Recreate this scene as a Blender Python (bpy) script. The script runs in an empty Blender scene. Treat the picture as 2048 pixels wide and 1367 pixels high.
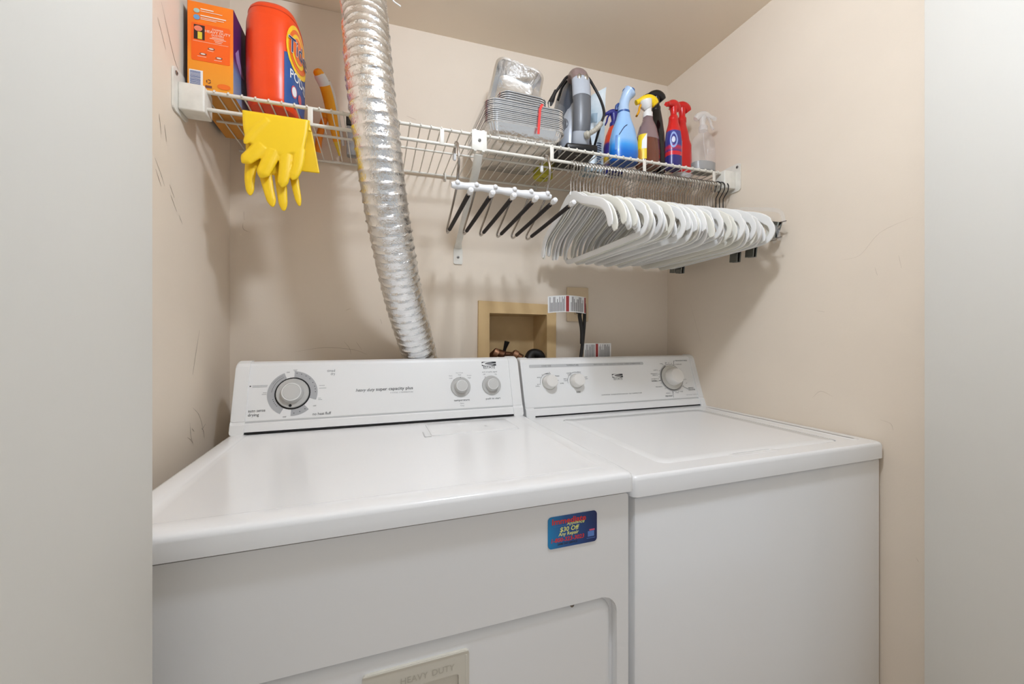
import bpy, bmesh, math, random
from mathutils import Vector, Matrix, noise
random.seed(7)
PI = math.pi
sc = bpy.context.scene
COL = sc.collection

# ------------------------------------------------------------------ camera
cam_d = bpy.data.cameras.new('camera'); cam = bpy.data.objects.new('camera', cam_d); COL.objects.link(cam)
cam.location = (.3357, -1.3125, 1.147); cam.rotation_euler = (PI/2, 0, -.3231)
cam_d.sensor_width = 36; cam_d.lens = 795.1*36/2048; cam_d.shift_y = -12.1/2048
cam_d.clip_start = .02
sc.camera = cam
# ------------------------------------------------------------------ world, exposure
w = bpy.data.worlds.new('world'); sc.world = w; w.use_nodes = True
w.node_tree.nodes['Background'].inputs[0].default_value = (.955, .985, 1.015, 1)
w.node_tree.nodes['Background'].inputs[1].default_value = .52
sc.view_settings.view_transform = 'Standard'; sc.view_settings.look = 'None'
sc.view_settings.gamma = 1; sc.view_settings.use_curve_mapping = False
sc.view_settings.exposure = -0.02
LAMP_POS = (.62, -1.0, 2.05); LAMP_R = .055; LAMP_E = 172.0

# ------------------------------------------------------------------ materials
def lin(c):
    c = c/255
    return c/12.92 if c <= .04045 else ((c+.055)/1.055)**2.4
def rgb(r, g, b): return (lin(r), lin(g), lin(b), 1)
MATS = {}
def mat(name, col, rough=.5, metal=0, bump=0, bscale=200, bdist=.001, var=0, vscale=8, col2=None, trans=0, coat=0, spec=None, alpha=None, stretch=None):
    if name in MATS: return MATS[name]
    m = bpy.data.materials.new(name); m.use_nodes = True; nt = m.node_tree; N = nt.nodes; L = nt.links
    p = N['Principled BSDF']; p.inputs['Base Color'].default_value = rgb(*col)
    p.inputs['Roughness'].default_value = rough; p.inputs['Metallic'].default_value = metal
    if trans: p.inputs['Transmission Weight'].default_value = trans
    if coat: p.inputs['Coat Weight'].default_value = coat; p.inputs['Coat Roughness'].default_value = .08
    if spec is not None: p.inputs['Specular IOR Level'].default_value = spec
    if bump or var:
        tc = N.new('ShaderNodeTexCoord'); src = tc.outputs['Object']
        if stretch:
            mp = N.new('ShaderNodeMapping'); mp.inputs['Scale'].default_value = stretch
            L.new(src, mp.inputs['Vector']); src = mp.outputs['Vector']
    if bump:
        nz = N.new('ShaderNodeTexNoise'); nz.inputs['Scale'].default_value = bscale; nz.inputs['Detail'].default_value = 4
        b = N.new('ShaderNodeBump'); b.inputs['Strength'].default_value = bump; b.inputs['Distance'].default_value = bdist
        L.new(src, nz.inputs['Vector']); L.new(nz.outputs['Fac'], b.inputs['Height']); L.new(b.outputs['Normal'], p.inputs['Normal'])
    if var:
        nv = N.new('ShaderNodeTexNoise'); nv.inputs['Scale'].default_value = vscale; nv.inputs['Detail'].default_value = 5
        mx = N.new('ShaderNodeMix'); mx.data_type = 'RGBA'
        mx.inputs[6].default_value = rgb(*col); mx.inputs[7].default_value = rgb(*(col2 or [max(0, c-var) for c in col]))
        rp = N.new('ShaderNodeMapRange'); rp.inputs[1].default_value = .35; rp.inputs[2].default_value = .7
        L.new(src, nv.inputs['Vector']); L.new(nv.outputs['Fac'], rp.inputs[0]); L.new(rp.outputs[0], mx.inputs[0]); L.new(mx.outputs[2], p.inputs['Base Color'])
    if alpha is not None:
        tr = N.new('ShaderNodeBsdfTransparent'); ms = N.new('ShaderNodeMixShader'); ms.inputs[0].default_value = alpha
        out = N['Material Output']; L.new(tr.outputs[0], ms.inputs[1]); L.new(p.outputs[0], ms.inputs[2]); L.new(ms.outputs[0], out.inputs[0])
    MATS[name] = m
    return m
def gradmat(name, z0, z1, stops, rough=.4, axis=2):
    """colour bands along an object axis (printed or tinted plastic)"""
    m = bpy.data.materials.new(name); m.use_nodes = True; nt = m.node_tree; N = nt.nodes; L = nt.links
    p = N['Principled BSDF']; p.inputs['Roughness'].default_value = rough
    tc = N.new('ShaderNodeTexCoord'); sp = N.new('ShaderNodeSeparateXYZ'); mr = N.new('ShaderNodeMapRange')
    mr.inputs[1].default_value = z0; mr.inputs[2].default_value = z1
    cr_ = N.new('ShaderNodeValToRGB'); e = cr_.color_ramp.elements
    e[0].position = stops[0][0]; e[0].color = rgb(*stops[0][1]); e[1].position = stops[-1][0]; e[1].color = rgb(*stops[-1][1])
    for q, c in stops[1:-1]:
        k = e.new(q); k.color = rgb(*c)
    L.new(tc.outputs['Object'], sp.inputs[0]); L.new(sp.outputs[axis], mr.inputs[0]); L.new(mr.outputs[0], cr_.inputs[0]); L.new(cr_.outputs[0], p.inputs['Base Color'])
    MATS[name] = m
    return m
def foil(name, col, rough, scale, strength, dist):
    m = bpy.data.materials.new(name); m.use_nodes = True; nt = m.node_tree; N = nt.nodes; L = nt.links
    p = N['Principled BSDF']; p.inputs['Base Color'].default_value = rgb(*col); p.inputs['Metallic'].default_value = 1; p.inputs['Roughness'].default_value = rough
    tc = N.new('ShaderNodeTexCoord'); n1 = N.new('ShaderNodeTexNoise'); n1.inputs['Scale'].default_value = scale; n1.inputs['Detail'].default_value = 3; n1.inputs['Distortion'].default_value = 1.2
    v = N.new('ShaderNodeTexVoronoi'); v.inputs['Scale'].default_value = scale*1.6; v.feature = 'F1'
    ad = N.new('ShaderNodeMath'); ad.operation = 'ADD'
    mx = N.new('ShaderNodeVectorMath'); mx.operation = 'ADD'
    L.new(tc.outputs['Object'], n1.inputs['Vector'])
    sc_ = N.new('ShaderNodeVectorMath'); sc_.operation = 'SCALE'; sc_.inputs['Scale'].default_value = .02
    L.new(n1.outputs['Color'], sc_.inputs[0]); L.new(tc.outputs['Object'], mx.inputs[0]); L.new(sc_.outputs[0], mx.inputs[1]); L.new(mx.outputs[0], v.inputs['Vector'])
    L.new(n1.outputs['Fac'], ad.inputs[0]); L.new(v.outputs['Distance'], ad.inputs[1])
    b = N.new('ShaderNodeBump'); b.inputs['Strength'].default_value = strength; b.inputs['Distance'].default_value = dist
    L.new(ad.outputs[0], b.inputs['Height']); L.new(b.outputs['Normal'], p.inputs['Normal'])
    MATS[name] = m
    return m
WALL = mat('wall_paint', (234, 220, 202), .75, bump=.12, bscale=260, bdist=.0012, var=6, vscale=3)
CEIL = mat('ceiling_paint', (240, 226, 206), .9, bump=.1, bscale=200, bdist=.001)
JAMB = mat('jamb_paint', (222, 219, 211), .55, bump=.14, bscale=120, bdist=.0012, stretch=(1, 1, .25))
FLOOR = mat('floor_vinyl', (196, 172, 142), .6, var=20, vscale=6)
ENAMEL = mat('white_enamel', (245, 245, 245), .16, bump=.02, bscale=500, bdist=.0003)
PLASTW = mat('console_plastic', (241, 241, 240), .38)
GREYP = mat('console_grey_strip', (196, 197, 197), .4)
DARK = mat('dark_gap', (25, 25, 26), .7)
SECTOR = mat('dial_sector_grey', (178, 179, 181), .45)
KNOBG = mat('knob_grey', (196, 195, 192), .3)
KNOBC = mat('knob_cap_grey', (206, 205, 202), .38)
KNOBRIM = mat('knob_rim', (240, 240, 238), .25)
KNOBW = mat('knob_ivory', (236, 233, 228), .35)
KNOBSK = mat('knob_skirt_ivory', (205, 203, 196), .3)
INK = mat('print_dark', (62, 62, 64), .6)
INKL = mat('print_grey', (140, 140, 142), .6)
LOGOK = mat('logo_dark', (48, 49, 53), .45)
WIREW = mat('shelf_white_vinyl', (226, 221, 210), .35)
TABW = mat('bracket_white', (232, 228, 218), .4, var=12, vscale=40)
CHROME = mat('hook_steel', (176, 170, 164), .22, metal=1)
SCREW = mat('screw_steel', (150, 148, 145), .35, metal=1)
FLOCK = mat('hanger_white', (238, 237, 234), .7, bump=.05, bscale=900, bdist=.0003)
FLOCK2 = mat('hanger_cream', (234, 231, 220), .7, bump=.05, bscale=900, bdist=.0003)
FOAM = mat('black_foam', (32, 26, 25), .75, bump=.2, bscale=700, bdist=.0006)
TIPW = mat('white_tip', (238, 238, 238), .3)
GLOVE = mat('yellow_rubber', (247, 205, 24), .42, bump=.06, bscale=300, bdist=.0006)
DUCT = foil('duct_foil', (238, 238, 238), .18, 100, .28, .0030)
PAN = foil('pan_foil', (240, 240, 240), .22, 60, .16, .003)
CLEAR = mat('clear_plastic', (245, 245, 245), .06, alpha=.12)
FILM = mat('clear_film', (250, 250, 250), .1, alpha=.045)
BLACKP = mat('black_plastic', (22, 21, 22), .3)
RUBBER = mat('black_rubber', (24, 22, 22), .5)
TAN = mat('box_tan', (214, 183, 134), .6, var=10, vscale=14)
WHITE = mat('paper_white', (235, 234, 232), .6)

# ------------------------------------------------------------------ mesh helpers
class MB:
    def __init__(s): s.v = []; s.f = []; s.sm = []
    def add(s, vs, fs, smooth=True):
        o = len(s.v); s.v += [tuple(v) for v in vs]
        for f in fs: s.f.append(tuple(i+o for i in f)); s.sm.append(smooth)
        return s
    def box(s, lo, hi, bev=0, seg=2):
        if bev <= 0:
            x0, y0, z0 = lo; x1, y1, z1 = hi
            return s.add([(x0,y0,z0),(x1,y0,z0),(x1,y1,z0),(x0,y1,z0),(x0,y0,z1),(x1,y0,z1),(x1,y1,z1),(x0,y1,z1)],
                  [(0,3,2,1),(4,5,6,7),(0,1,5,4),(1,2,6,5),(2,3,7,6),(3,0,4,7)], False)
        bm = bmesh.new(); bmesh.ops.create_cube(bm, size=1)
        for v in bm.verts: v.co = Vector([lo[i]+(v.co[i]+.5)*(hi[i]-lo[i]) for i in range(3)])
        bmesh.ops.bevel(bm, geom=bm.edges[:], offset=bev, segments=seg, affect='EDGES', profile=.5)
        s.frombm(bm); return s
    def frombm(s, bm, smooth=True):
        bm.verts.index_update(); o = len(s.v); s.v += [tuple(v.co) for v in bm.verts]
        for f in bm.faces: s.f.append(tuple(v.index+o for v in f.verts)); s.sm.append(smooth)
        bm.free()
    def sweep(s, path, r, n=8, side=None, rb=None, cap=True, smooth=True, sq=1):
        path = [Vector(p) for p in path]; m = len(path)
        R = r if isinstance(r, (list, tuple)) else [r]*m
        RB = rb if isinstance(rb, (list, tuple)) else ([rb]*m if rb else R)
        T = [(path[min(i+1, m-1)]-path[max(i-1, 0)]).normalized() for i in range(m)]
        if side is None:
            a = T[0].orthogonal().normalized()
        else: a = Vector(side)
        vs = []; 
        for i in range(m):
            t = T[i]; ref = Vector(side) if side is not None else a
            a = (ref-t*ref.dot(t))
            if a.length < 1e-6: a = t.orthogonal()
            a.normalize(); b = t.cross(a)
            for k in range(n):
                th = 2*PI*k/n; ct, st = math.cos(th), math.sin(th); vs.append(path[i]+a*(R[i]*math.copysign(abs(ct)**sq, ct))+b*(RB[i]*math.copysign(abs(st)**sq, st)))
        fs = [(i*n+k, i*n+(k+1) % n, (i+1)*n+(k+1) % n, (i+1)*n+k) for i in range(m-1) for k in range(n)]
        if cap: fs += [tuple(range(n-1, -1, -1)), tuple((m-1)*n+k for k in range(n))]
        return s.add(vs, fs, smooth)
    def loft(s, rings, cap=True, smooth=True):
        n = len(rings[0]); m = len(rings); vs = [p for r in rings for p in r]
        fs = [(i*n+k, i*n+(k+1) % n, (i+1)*n+(k+1) % n, (i+1)*n+k) for i in range(m-1) for k in range(n)]
        if cap: fs += [tuple(range(n-1, -1, -1)), tuple((m-1)*n+k for k in range(n))]
        return s.add(vs, fs, smooth)
    def lathe(s, prof, M=None, n=24, cap=True):
        M = M or Matrix.Identity(4)
        return s.loft([[M @ Vector((r*math.cos(2*PI*k/n), r*math.sin(2*PI*k/n), z)) for k in range(n)] for r, z in prof], cap)
    def sphere(s, c, r, n=10, sc3=(1, 1, 1)):
        c = Vector(c)
        return s.loft([[c+Vector((r*math.sin(p)*math.cos(2*PI*k/n)*sc3[0], r*math.sin(p)*math.sin(2*PI*k/n)*sc3[1], -r*math.cos(p)*sc3[2])) for k in range(n)] for p in [.05+(PI-.1)*i/7 for i in range(8)]])
    def prism(s, outline, f0, f1, smooth=False):
        """outline list of 2D pts; f0,f1 map a 2D pt to 3D (front, back)"""
        n = len(outline)
        vs = [f0(*p) for p in outline]+[f1(*p) for p in outline]
        fs = [tuple(range(n)), tuple(range(2*n-1, n-1, -1))]+[(k, n+k, n+(k+1) % n, (k+1) % n) for k in range(n)]
        return s.add(vs, fs, smooth)
    def frame(s, outer, hole, f0, f1):
        """plate with a hole"""
        bm = bmesh.new(); L0 = []
        for loop in (outer, hole):
            vv = [bm.verts.new((p[0], p[1], 0)) for p in loop]
            L0 += [bm.edges.new((vv[i], vv[(i+1) % len(vv)])) for i in range(len(vv))]
        bmesh.ops.triangle_fill(bm, edges=L0, use_beauty=True)
        bm.verts.index_update(); pts = [(v.co.x, v.co.y) for v in bm.verts]; tri = [tuple(v.index for v in f.verts) for f in bm.faces]; bm.free()
        n = len(pts); no, nh = len(outer), len(hole)
        vs = [f0(*p) for p in pts]+[f1(*p) for p in pts]
        fs = tri+[tuple(i+n for i in reversed(t)) for t in tri]
        fs += [(k, n+k, n+(k+1) % no, (k+1) % no) for k in range(no)]
        fs += [(no+k, no+(k+1) % nh, n+no+(k+1) % nh, n+no+k) for k in range(nh)]
        return s.add(vs, fs, False)
    def xf(s, M): s.v = [tuple(M @ Vector(v)) for v in s.v]; return s
INV = {}
def link(o): COL.objects.link(o); return o
def mesh_of(mb, name, m):
    me = bpy.data.meshes.new(name); me.from_pydata([tuple(v) for v in mb.v], [], mb.f); me.materials.append(m)
    me.polygons.foreach_set('use_smooth', mb.sm)
    bm = bmesh.new(); bm.from_mesh(me); bmesh.ops.recalc_face_normals(bm, faces=bm.faces); bm.to_mesh(me); bm.free()
    if any(mb.sm):
        try: me.set_sharp_from_angle(angle=math.radians(40))
        except Exception: pass
    me.update(); return me
def part(name, mb, m, parent=None, label=None, local=False):
    """one mesh object; coordinates are world unless local, then the parent's own frame"""
    if parent is not None and not local and parent in INV: mb.xf(INV[parent])
    o = link(bpy.data.objects.new(name, mesh_of(mb, name, m)))
    if parent is not None:
        o.parent = parent
        if parent in INV: INV[o] = INV[parent]
    if label: o['label'] = label
    if name in ('dial_marks', 'fine_print', 'knob_marks', 'printed_lines', 'lettering', 'barcode', 'clip_tooth', 'tie'): o['kind'] = 'stuff'
    return o
def tag(o, label, cat, group=None):
    o['label'] = label; o['category'] = cat
    if group: o['group'] = group
    return o
def thing(name, label, cat, loc=(0, 0, 0), rz=0, group=None):
    o = link(bpy.data.objects.new(name, None)); o.location = loc; o.rotation_euler = (0, 0, rz); o.empty_display_size = .05
    INV[o] = (Matrix.Translation(loc) @ Matrix.Rotation(rz, 4, 'Z')).inverted()
    return tag(o, label, cat, group)
def single(name, mb, m, label, cat, group=None):
    """a thing that is one mesh, origin at the middle of its base"""
    xs, ys, zs = zip(*mb.v); c = Vector(((min(xs)+max(xs))/2, (min(ys)+max(ys))/2, min(zs)))
    mb.xf(Matrix.Translation(-c)); o = link(bpy.data.objects.new(name, mesh_of(mb, name, m))); o.location = c
    INV[o] = Matrix.Translation(-c)
    return tag(o, label, cat, group)
def struct(name, mb, m, parent=None):
    o = part(name, mb, m, parent)
    if parent is None: o['kind'] = 'structure'; INV[o] = Matrix.Identity(4)
    return o
def dup(root, loc=None, rot=None, label=None, group=None):
    r = root.copy(); COL.objects.link(r)
    if loc is not None: r.location = loc
    if rot is not None: r.rotation_euler = rot
    if label: r['label'] = label
    if group: r['group'] = group
    for ch in list(root.children):
        c = ch.copy(); COL.objects.link(c); c.parent = r
        for g in list(ch.children):
            d = g.copy(); COL.objects.link(d); d.parent = c
    return r
def cr(P, k=6, closed=False):
    P = [Vector(p) for p in P]; out = []; n = len(P)
    for i in range(n if closed else n-1):
        p0 = P[(i-1) % n] if closed or i > 0 else P[0]*2-P[1]
        p1, p2 = P[i], P[(i+1) % n]
        p3 = P[(i+2) % n] if closed or i+2 < n else P[-1]*2-P[-2]
        for j in range(k):
            t = j/k
            out.append(.5*((2*p1)+(p2-p0)*t+(2*p0-5*p1+4*p2-p3)*t*t+(3*p1-p0-3*p2+p3)*t**3))
    if not closed: out.append(P[-1])
    return out
def rrect(x0, y0, x1, y1, r, n=5):
    out = []
    for cx, cy, a in ((x1-r, y0+r, -PI/2), (x1-r, y1-r, 0), (x0+r, y1-r, PI/2), (x0+r, y0+r, PI)):
        out += [(cx+r*math.cos(a+PI/2*i/n), cy+r*math.sin(a+PI/2*i/n)) for i in range(n+1)]
    return out
def sup(a, b, e, n=32, ox=0, oy=0, z=0):
    out = []
    for k in range(n):
        t = 2*PI*k/n; c, s_ = math.cos(t), math.sin(t)
        out.append(Vector((ox+a*math.copysign(abs(c)**(2/e), c), oy+b*math.copysign(abs(s_)**(2/e), s_), z)))
    return out
class Plane:
    """a flat frame to draw on: origin, x direction, y direction"""
    def __init__(s, o, ex, ey): s.o = Vector(o); s.ex = Vector(ex).normalized(); s.ey = Vector(ey).normalized(); s.n = s.ex.cross(s.ey)
    def p(s, x, y, h=0): return s.o+s.ex*x+s.ey*y+s.n*h
    def poly(s, mb, pts, h=.0006, t=.0005): return mb.prism(pts, lambda x, y: s.p(x, y, h), lambda x, y: s.p(x, y, h-t))
    def rect(s, mb, x0, y0, x1, y1, h=.0006, t=.0005): return s.poly(mb, [(x0, y0), (x1, y0), (x1, y1), (x0, y1)], h, t)
    def mat4(s, x, y, h=0):
        M = Matrix.Identity(4); M.col[0][:3] = s.ex; M.col[1][:3] = s.ey; M.col[2][:3] = s.n; M.col[3][:3] = s.p(x, y, h); return M
def textmesh(body, size, align='CENTER', shear=0, res=2, spacing=1, bold=0):
    cu = bpy.data.curves.new('t', 'FONT'); cu.body = body; cu.size = size; cu.align_x = align; cu.align_y = 'CENTER'; cu.shear = shear
    cu.resolution_u = res; cu.space_character = spacing; cu.offset = bold
    ob = bpy.data.objects.new('t', cu); COL.objects.link(ob)
    me = ob.to_mesh(); mb = MB(); mb.add([tuple(v.co) for v in me.vertices], [tuple(p.vertices) for p in me.polygons], False)
    ob.to_mesh_clear(); bpy.data.objects.remove(ob); bpy.data.curves.remove(cu)
    return mb
def text(pl, body, x, y, size, m, parent, align='CENTER', shear=0, h=.0007, name='lettering', spacing=1, bold=0, rot=0, local=False, width=None):
    mb = textmesh(body, size, align, shear, 2, spacing, bold)
    if width:
        xs = [v[0] for v in mb.v]; k = width/(max(xs)-min(xs)); mb.v = [(v[0]*k, v[1], v[2]) for v in mb.v]
    mb.xf(pl.mat4(x, y, h) @ Matrix.Rotation(rot, 4, 'Z'))
    return part(name, mb, m, parent, local=local)
def arcpoly(cx, cy, r0, r1, a0, a1, n=16):
    a0, a1 = math.radians(a0), math.radians(a1)
    A = [a0+(a1-a0)*i/n for i in range(n+1)]
    return [(cx+r1*math.cos(a), cy+r1*math.sin(a)) for a in A]+[(cx+r0*math.cos(a), cy+r0*math.sin(a)) for a in reversed(A)]
def arc(pl, mb, cx, cy, r0, r1, a0, a1, n=16, h=.0006):
    A = [math.radians(a0+(a1-a0)*i/n) for i in range(n+1)]
    vs = [pl.p(cx+r*math.cos(a), cy+r*math.sin(a), h) for a in A for r in (r0, r1)]
    return mb.add(vs, [(2*i, 2*i+1, 2*i+3, 2*i+2) for i in range(n)], False)
def disc(pl, mb, cx, cy, r, h=.0007, n=14, ry=None):
    return mb.add([pl.p(cx+r*math.cos(2*PI*k/n), cy+(ry or r)*math.sin(2*PI*k/n), h) for k in range(n)], [tuple(range(n))], False)

# ================================================================== THE SETTING
XL, XR = -.062, 1.432
def xr(y): return XR-.0325*y           # the right wall runs very slightly out of square
ZC = lambda x: 2.126+.0145*x
mb = MB(); mb.box((-.9, -2.6, -.05), (2.6, .12, 0)); struct('floor', mb, FLOOR)
mb = MB(); zc0, zc1 = ZC(-.9), ZC(2.6)
mb.add([(-.9,-2.6,zc0),(2.6,-2.6,zc1),(2.6,.12,zc1),(-.9,.12,zc0),(-.9,-2.6,zc0+.05),(2.6,-2.6,zc1+.05),(2.6,.12,zc1+.05),(-.9,.12,zc0+.05)],
       [(0,1,2,3),(4,7,6,5),(0,4,5,1),(1,5,6,2),(2,6,7,3),(3,7,4,0)], False); struct('ceiling', mb, CEIL)
HX0, HX1, HZ0, HZ1 = .690, .903, .985, 1.2245       # recess of the laundry outlet
mb = MB(); mb.frame([(-.2, 0), (1.7, 0), (1.7, 2.16), (-.2, 2.12)], [(HX0, HZ0), (HX1, HZ0), (HX1, HZ1), (HX0, HZ1)], lambda x, z: (x, 0, z), lambda x, z: (x, .11, z))
wall_back = struct('wall_back', mb, WALL)
mb = MB(); mb.box((-.16, -.81, 0), (XL, 0, 2.124)); wall_left = struct('wall_left', mb, WALL)
mb = MB(); mb.prism([(xr(0), 0), (xr(-.81), -.81), (1.56, -.81), (1.56, 0)], lambda x, y: (x, y, 0), lambda x, y: (x, y, 2.147)); wall_right = struct('wall_right', mb, WALL)
mb = MB(); mb.box((-.9, -1.005, 0), (.115, -.805, 2.112), .003, 2); struct('wall_front_left', mb, JAMB)
mb = MB(); mb.box((1.412, -1.005, 0), (2.3, -.8, 2.145), .002, 2); jr = struct('wall_front_right', mb, JAMB)

# scuffs on the plaster (marks with a shape of their own)
SCUFF = mat('scuff_graphite', (140, 124, 108), .9)
SCUFF2 = mat('scuff_faint', (188, 170, 150), .9)
def scuff(wall, axis, k, pts, wdt=.0012):
    """thin dark stroke; pts in (Y,Z) for the side walls, (X,Z) for the back wall"""
    mbs = MB(); P = cr([(p[0], p[1], 0) for p in pts], 4); n = len(P); L, R = [], []
    for i, q in enumerate(P):
        t = (P[min(i+1, n-1)]-P[max(i-1, 0)]).normalized(); nn = Vector((-t.y, t.x, 0)); ww = wdt*(.25+.75*math.sin(PI*(i+.5)/n))*random.uniform(.5, 1)/2
        L.append(q+nn*ww); R.append(q-nn*ww)
    f = {'L': lambda p: (XL+.0004, p.x, p.y), 'R': lambda p: (xr(p.x)-.0004, p.x, p.y), 'B': lambda p: (p.x, -.0004, p.y)}[axis]
    mbs.add([f(p) for p in L]+[f(p) for p in R], [(i, i+1, n+i+1, n+i) for i in range(n-1)], False)
    part('scuff_mark', mbs, SCUFF if axis == 'L' else SCUFF2, wall)
for p in ([(-.235,.985),(-.205,.965),(-.185,.935),(-.175,.905)], [(-.19,.93),(-.178,.92),(-.172,.9)], [(-.187,.925),(-.165,.935)], [(-.25,.955),(-.245,.925),(-.232,.9)], [(-.262,.925),(-.245,.915),(-.235,.905)],
          [(-.24,.94),(-.228,.93)], [(-.2,1.16),(-.222,1.1),(-.236,1.06)], [(-.385,1.75),(-.355,1.71)], [(-.372,1.79),(-.325,1.72),(-.3,1.70)], [(-.38,1.57),(-.372,1.535)], [(-.395,1.48),(-.375,1.46),(-.36,1.44)], [(-.392,1.46),(-.372,1.435)],
          [(-.34,1.45),(-.32,1.43)], [(-.335,1.43),(-.31,1.405)], [(-.30,1.40),(-.285,1.385)], [(-.36,1.56),(-.352,1.53)]): scuff(wall_left, 'L', 0, p, .0016)
for p in ([(-.385,1.44),(-.44,1.44)], [(-.12,1.265),(-.16,1.15),(-.17,1.12)], [(-.62,1.34),(-.66,1.345),(-.70,1.39),(-.76,1.41)], [(-.69,1.31),(-.695,1.29)], [(-.735,1.33),(-.74,1.3)], [(-.58,1.21),(-.56,1.215)], [(-.7,.95),(-.72,.945),(-.725,.93)], [(-.765,.66),(-.77,.652)], [(-.55,.98),(-.57,1.0),(-.6,.99)]): scuff(wall_right, 'R', 0, p, .0007)
for p in ([(-.028,1.50),(-.027,1.475)], [(-.03,1.468),(-.029,1.45),(-.012,1.442)], [(.10,1.10),(.18,1.112),(.26,1.105),(.30,1.09)], [(.235,1.13),(.25,1.11),(.255,1.09)], [(.27,1.128),(.285,1.105)], [(.34,1.20),(.345,1.185)], [(.24,1.225),(.255,1.232)], [(.42,1.85),(.45,1.842)], [(.5,1.83),(.53,1.81)], [(.175,1.85),(.2,1.835)]): scuff(wall_back, 'B', 0, p, .0012)

# ------------------------------------------------------------------ lamp on the ceiling in front of the closet
lampm = bpy.data.materials.new('lamp_glow'); lampm.use_nodes = True; nt = lampm.node_tree
em = nt.nodes.new('ShaderNodeEmission'); em.inputs[0].default_value = (.90, 1, 1.15, 1); em.inputs[1].default_value = LAMP_E
nt.links.new(em.outputs[0], nt.nodes['Material Output'].inputs[0])
lamp = thing('ceiling_lamp', 'round white ceiling lamp in front of the laundry closet', 'lamp', (LAMP_POS[0], LAMP_POS[1], LAMP_POS[2]-LAMP_R))
mb = MB(); mb.lathe([(.02, ZC(.62)-.001), (.085, ZC(.62)-.001), (.085, ZC(.62)-.02), (.05, ZC(.62)-.03)], Matrix.Translation((LAMP_POS[0], LAMP_POS[1], 0))); part('mount', mb, PLASTW, lamp)
mb = MB(); mb.sphere(LAMP_POS, LAMP_R, 20); part('globe', mb, lampm, lamp)

# ================================================================== DRYER
dry = thing('dryer', 'white front-loading dryer with three grey console knobs, left of the washer', 'dryer', (0, 0, 0), .015)
DW = .737; DF = -.735
Pxz = lambda y: (lambda x, z: (x, y, z))
mb = MB(); mb.box((.004, -.72, .0), (DW-.004, -.135, .88), .004); cab = part('cabinet', mb, ENAMEL, dry, local=True)
mb = MB(); mb.frame(rrect(.003, .03, DW-.003, .876, .006, 3), rrect(.03, .14, .711, .706, .03, 6), Pxz(DF), Pxz(-.7201)); part('front_panel', mb, ENAMEL, dry, local=True)
# rounded edge around the front panel
# door
def plate(mb, rect_fn, steps):
    """rounded plate built from rings: steps = (inset, depth)"""
    return mb.loft([rect_fn(i, d) for i, d in steps], True)
mb = MB(); plate(mb, lambda i, d: [(x, -.7205-d, z) for x, z in rrect(.036+i, .146+i, .7045-i, .6985-i, .028-i, 6)], [(0, 0), (0, .001), (.0025, .0045), (.006, .0075), (.010, .0092), (.014, .0097)])
door = part('door', mb, ENAMEL, dry, local=True)
HANDLE = mat('handle_ivory', (222, 217, 204), .4)
mb = MB(); mb.frame(rrect(.303, .545, .453, .6785, .006, 3), rrect(.325, .56, .437, .6465, .004, 3), Pxz(-.7345), Pxz(-.7295)); hd = part('door_handle', mb, HANDLE, dry, 'ivory recessed door pull lettered heavy duty', local=True)
mb = MB(); mb.box((.3255, -.7312, .5605), (.4365, -.7302, .646)); part('recess', mb, HANDLE, hd, local=True)
mb = MB(); mb.box((.304, -.7352, .6755), (.452, -.7338, .6778), .0005, 1); mb.box((.4475, -.7352, .548), (.4495, -.734, .672), .0004, 1); part('rim', mb, HANDLE, hd, local=True)
pf = Plane((0, -.7346, 0), (1, 0, 0), (0, 0, 1))
HTXT = mat('handle_emboss', (196, 190, 176), .4)
text(pf, 'HEAVY', .3725, .6575, .0125, HTXT, hd, h=.0005, local=True); text(pf, 'DUTY', .414, .6578, .0125, HTXT, hd, h=.0005, local=True)
mb = MB(); mb.lathe([(.0035, 0), (.0035, .002), (.0015, .003)], Matrix.Translation((.627, -.7304, .7035)) @ Matrix.Rotation(PI/2, 4, 'X'), 12); part('screw', mb, SCREW, dry, local=True)
# top
mb = MB()
def rr3(x0, y0, x1, y1, r, z, n=5): return [(x, y, z) for x, y in rrect(x0, y0, x1, y1, r, n)]
def topsteps(x0, y0, x1, y1, zb, zt, ins_side, ins_front, ins_back, dip):
    r = .012
    R = [rr3(x0+.004, y0+.004, x1-.004, y1, r, zb), rr3(x0, y0, x1, y1, r, zb+.002), rr3(x0, y0, x1, y1, r, zt-.009), rr3(x0+.0012, y0+.0012, x1-.0012, y1, r, zt-.0045), rr3(x0+.0045, y0+.0045, x1-.0045, y1, r, zt-.0012), rr3(x0+.009, y0+.009, x1-.009, y1, r, zt)]
    if dip:
        R += [rr3(x0+ins_side, y0+ins_front, x1-ins_side, y1-ins_back, .02, zt+.0003), rr3(x0+ins_side+.005, y0+ins_front+.005, x1-ins_side-.005, y1-ins_back-.002, .018, zt-dip*.6), rr3(x0+ins_side+.009, y0+ins_front+.009, x1-ins_side-.009, y1-ins_back-.004, .016, zt-dip)]
    return R
mb.loft(topsteps(-.003, -.7465, DW+.003, -.13, .8805, .914, .030, .040, .02, .0022)); dtop = part('top_panel', mb, ENAMEL, dry, local=True)
mb = MB(); mb.box((.006, -.7300, .872), (DW-.006, -.70, .8815)); part('top_seam_shade', mb, DARK, dry, local=True)  # dark strip painted in as the shadow of the gap below the top
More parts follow.
